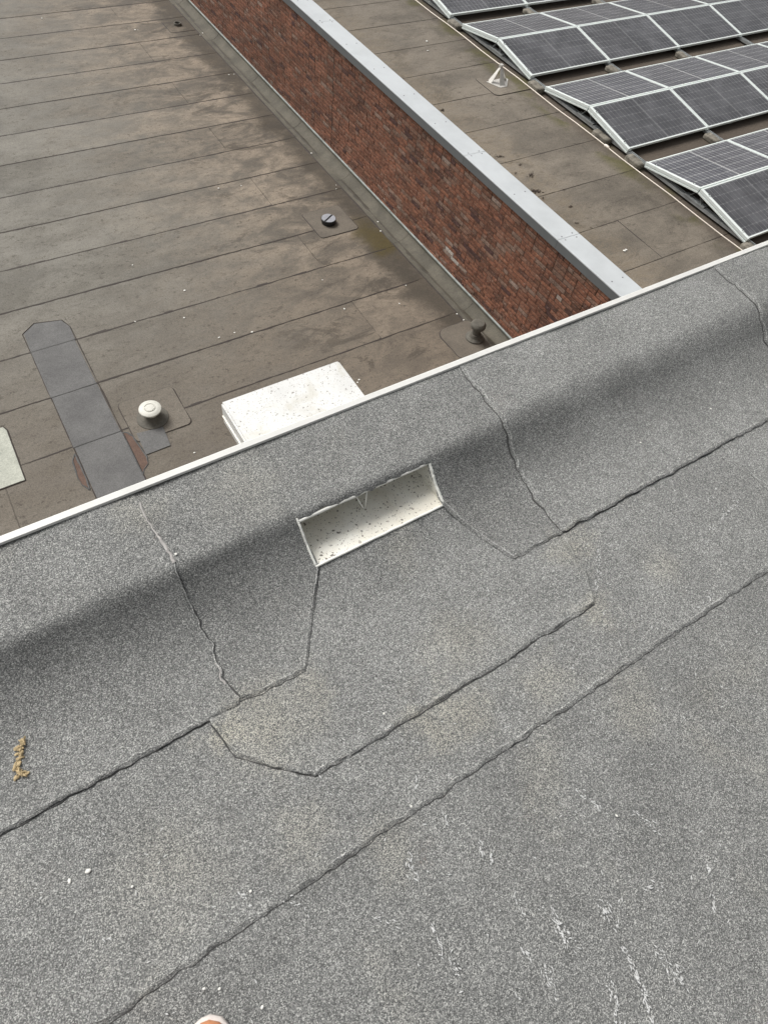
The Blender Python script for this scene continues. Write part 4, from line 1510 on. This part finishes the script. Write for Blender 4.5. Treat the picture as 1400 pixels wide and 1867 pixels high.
# dried moss clump on the upper roof
bm = bmesh.new()
path = [at(46, 1350, 0.014), at(42, 1366, 0.014), at(36, 1384, 0.014), at(31, 1398, 0.014), at(38, 1410, 0.014), at(30, 1418, 0.014), at(52, 1406, 0.014)]
mrng = random.Random(3)
P0 = path[0]
segs_ = [(path[i], path[i + 1]) for i in range(5)] + [(path[4], path[6])]
for a, b2 in segs_:
    n = max(3, int((b2 - a).length / 0.0028))
    for i in range(n):
        c = a.lerp(b2, i / n)
        for q in range(2):
            r = mrng.uniform(0.0035, 0.0075)
            ctr = Vector((c.x + mrng.gauss(0, 0.003), c.y + mrng.gauss(0, 0.003), 0.012 + prof(c.y) + mrng.uniform(-0.001, 0.002)))
            mt = Matrix.Translation(ctr) @ Matrix.Rotation(mrng.uniform(0, 3), 4, Vector((mrng.random(), mrng.random(), mrng.random())).normalized()) @ Matrix.Diagonal((r * mrng.uniform(.7, 1.5), r * 0.7, r * 0.35, 1))
            bmesh.ops.create_icosphere(bm, subdivisions=1, radius=1.0, matrix=mt)
o = link('moss_clump', mesh_of('moss_clump', bm), M['moss'])
tag(o, 'dried yellow-brown crooked moss clump lying on the grey upper roof', 'moss clump')

# chalky scuff marks on the upper roof: thin crumbs ground into the felt
bm = bmesh.new()
srng = random.Random(12)
def scuff(x, y, ang, L, n, spread):
    for i in range(n):
        t = srng.uniform(-0.5, 0.5)
        cx = x + math.cos(ang) * t * L + srng.gauss(0, spread)
        cy = y + math.sin(ang) * t * L + srng.gauss(0, spread)
        a = ang + srng.gauss(0, 0.35)
        l, w = srng.uniform(0.0018, 0.006), srng.uniform(0.0008, 0.0017)
        z = 0.0052 if cy > 0.05 else 0.0034
        if cy > 0.205 and -0.01 < cx < 1.0: z = 0.0085
        dx, dy = Vector((math.cos(a), math.sin(a))) * l, Vector((-math.sin(a), math.cos(a))) * w
        c = Vector((cx, cy))
        zz = 0.0035 * ns(cx * 2.3, cy * 2.3, 4.0) + 0.0015 * ns(cx * 9, cy * 9, 1.0)
        vs = [bm.verts.new((q.x, q.y, z + zz)) for q in (c - dx, c - dx * 0.2 - dy, c + dx, c + dx * 0.1 + dy)]
        tp = bm.verts.new((cx, cy, z + zz + 0.0008))
        for q in range(4):
            bm.faces.new((vs[q], vs[(q + 1) % 4], tp))
for px, py, a_px, L, n, sprd in ((1020, 1690, 68, 0.07, 34, .003), (1030, 1700, 40, 0.05, 26, .006), (1110, 1670, 60, 0.05, 30, .007), (1155, 1765, 62, 0.08, 40, .003), (1175, 1820, 70, 0.09, 30, .003),
                                 (1215, 1760, 60, 0.06, 22, .005), (1118, 1825, 80, 0.07, 34, .007), (1240, 1780, 65, 0.04, 18, .004), (797, 1710, 70, 0.05, 18, .002), (820, 1755, 50, 0.04, 16, .005),
                                 (1297, 1620, 82, 0.09, 24, .002), (1195, 1615, 0, 0.03, 14, .006), (1075, 1460, 38, 0.07, 26, .004), (1180, 1500, 38, 0.08, 22, .004), (750, 1580, 70, 0.05, 26, .005),
                                 (877, 1545, 75, 0.03, 12, .003), (897, 1565, 85, 0.03, 12, .002), (760, 1420, 95, 0.04, 12, .002), (815, 1500, 60, 0.04, 10, .004), (1000, 1780, 60, 0.04, 18, .006),
                                 (960, 1740, 50, 0.03, 12, .003), (1330, 930, 130, 0.12, 26, .004), (1290, 980, 110, 0.12, 20, .006), (1090, 1030, 95, 0.16, 34, .004), (1290, 1090, 120, 0.10, 18, .006),
                                 (945, 1650, 60, 0.04, 12, .004), (700, 1680, 30, 0.05, 10, .005), (530, 1640, 20, 0.05, 10, .005), (450, 1640, 60, 0.03, 10, .003), (195, 1713, 10, 0.02, 8, .002)):
    c0 = at(px, py, 0.005)
    c1 = at(px + 20 * math.cos(R(a_px)), py + 20 * math.sin(R(a_px)), 0.005)
    scuff(c0.x, c0.y, math.atan2(c1.y - c0.y, c1.x - c0.x), L, n, sprd)
for i in range(260):
    scuff(srng.uniform(-0.5, 1.6), srng.uniform(-0.5, 0.38), srng.uniform(0, 3.14), 0.02, srng.choice((1, 1, 2)), 0.002)
o = link('scuff_marks', mesh_of('scuff_marks', bm), M['scuff'])
tag(o, 'chalky white scuffs ground into the grey upper roof felt', 'scuff marks', kind='stuff')

# toe of the photographer's shoe at the frame edge
heading = math.atan2(0.75, 0.66)
tip = at(392, 1856, 0.03)
shoe = empty('shoe', (tip.x, tip.y, 0.006), heading)
tag(shoe, 'orange leather shoe with pale sole standing on the grey upper roof', 'shoe')
def shoe_loft(name, secs, mat, nseg=20):
    bm = bmesh.new()
    rows = []
    for (x, hw, z0, z1, sq) in secs:
        row = []
        for i in range(nseg):
            a = 2 * math.pi * i / nseg
            ca, sa = math.cos(a), math.sin(a)
            yy = hw * math.copysign(abs(ca) ** sq, ca)
            zz = (z0 + z1) / 2 + (z1 - z0) / 2 * math.copysign(abs(sa) ** sq, sa)
            row.append(bm.verts.new((x, yy, zz)))
        rows.append(row)
    for a, b2 in zip(rows, rows[1:]):
        for i in range(nseg):
            j = (i + 1) % nseg
            bm.faces.new((a[i], a[j], b2[j], b2[i]))
    bm.faces.new(rows[0][::-1])
    bm.faces.new(rows[-1])
    bmesh.ops.recalc_face_normals(bm, faces=bm.faces[:])
    return link(name, mesh_of(name, bm, True), mat, shoe)
shoe_loft('sole', [(0.002, 0.012, 0.0, 0.02, .6), (-0.006, 0.026, 0.0, 0.022, .5), (-0.02, 0.038, 0.0, 0.022, .5), (-0.05, 0.047, 0.0, 0.022, .4), (-0.10, 0.048, 0.0, 0.022, .4), (-0.17, 0.038, 0.0, 0.024, .4), (-0.23, 0.036, 0, 0.026, .4), (-0.27, 0.03, 0, 0.026, .5), (-0.283, 0.012, 0, 0.026, .6)], M['rubber'])
shoe_loft('upper', [(-0.004, 0.010, 0.016, 0.034, .8), (-0.010, 0.022, 0.015, 0.043, .8), (-0.025, 0.034, 0.015, 0.052, .8), (-0.05, 0.042, 0.015, 0.058, .8), (-0.10, 0.043, 0.015, 0.072, .8), (-0.14, 0.038, 0.015, 0.092, .8), (-0.18, 0.034, 0.015, 0.105, .7), (-0.24, 0.032, 0.018, 0.105, .7), (-0.27, 0.024, 0.02, 0.10, .7), (-0.278, 0.010, 0.03, 0.09, .8)], M['leather'])
shoe_loft('collar_lining', [(-0.165, 0.012, 0.095, 0.107, .8), (-0.18, 0.025, 0.095, 0.110, .8), (-0.24, 0.024, 0.095, 0.110, .8), (-0.262, 0.012, 0.095, 0.106, .8)], M['lining'])
for i, x in enumerate((-0.085, -0.105, -0.125, -0.145)):
    zz = 0.066 + 0.011 * i
    link('lace', tube_mesh('lace', [(x, -0.02, zz - 0.003), (x + 0.004, -0.008, zz + 0.006), (x + 0.004, 0.008, zz + 0.006), (x, 0.02, zz - 0.003)], 0.0025, 6), M['lining'], shoe)
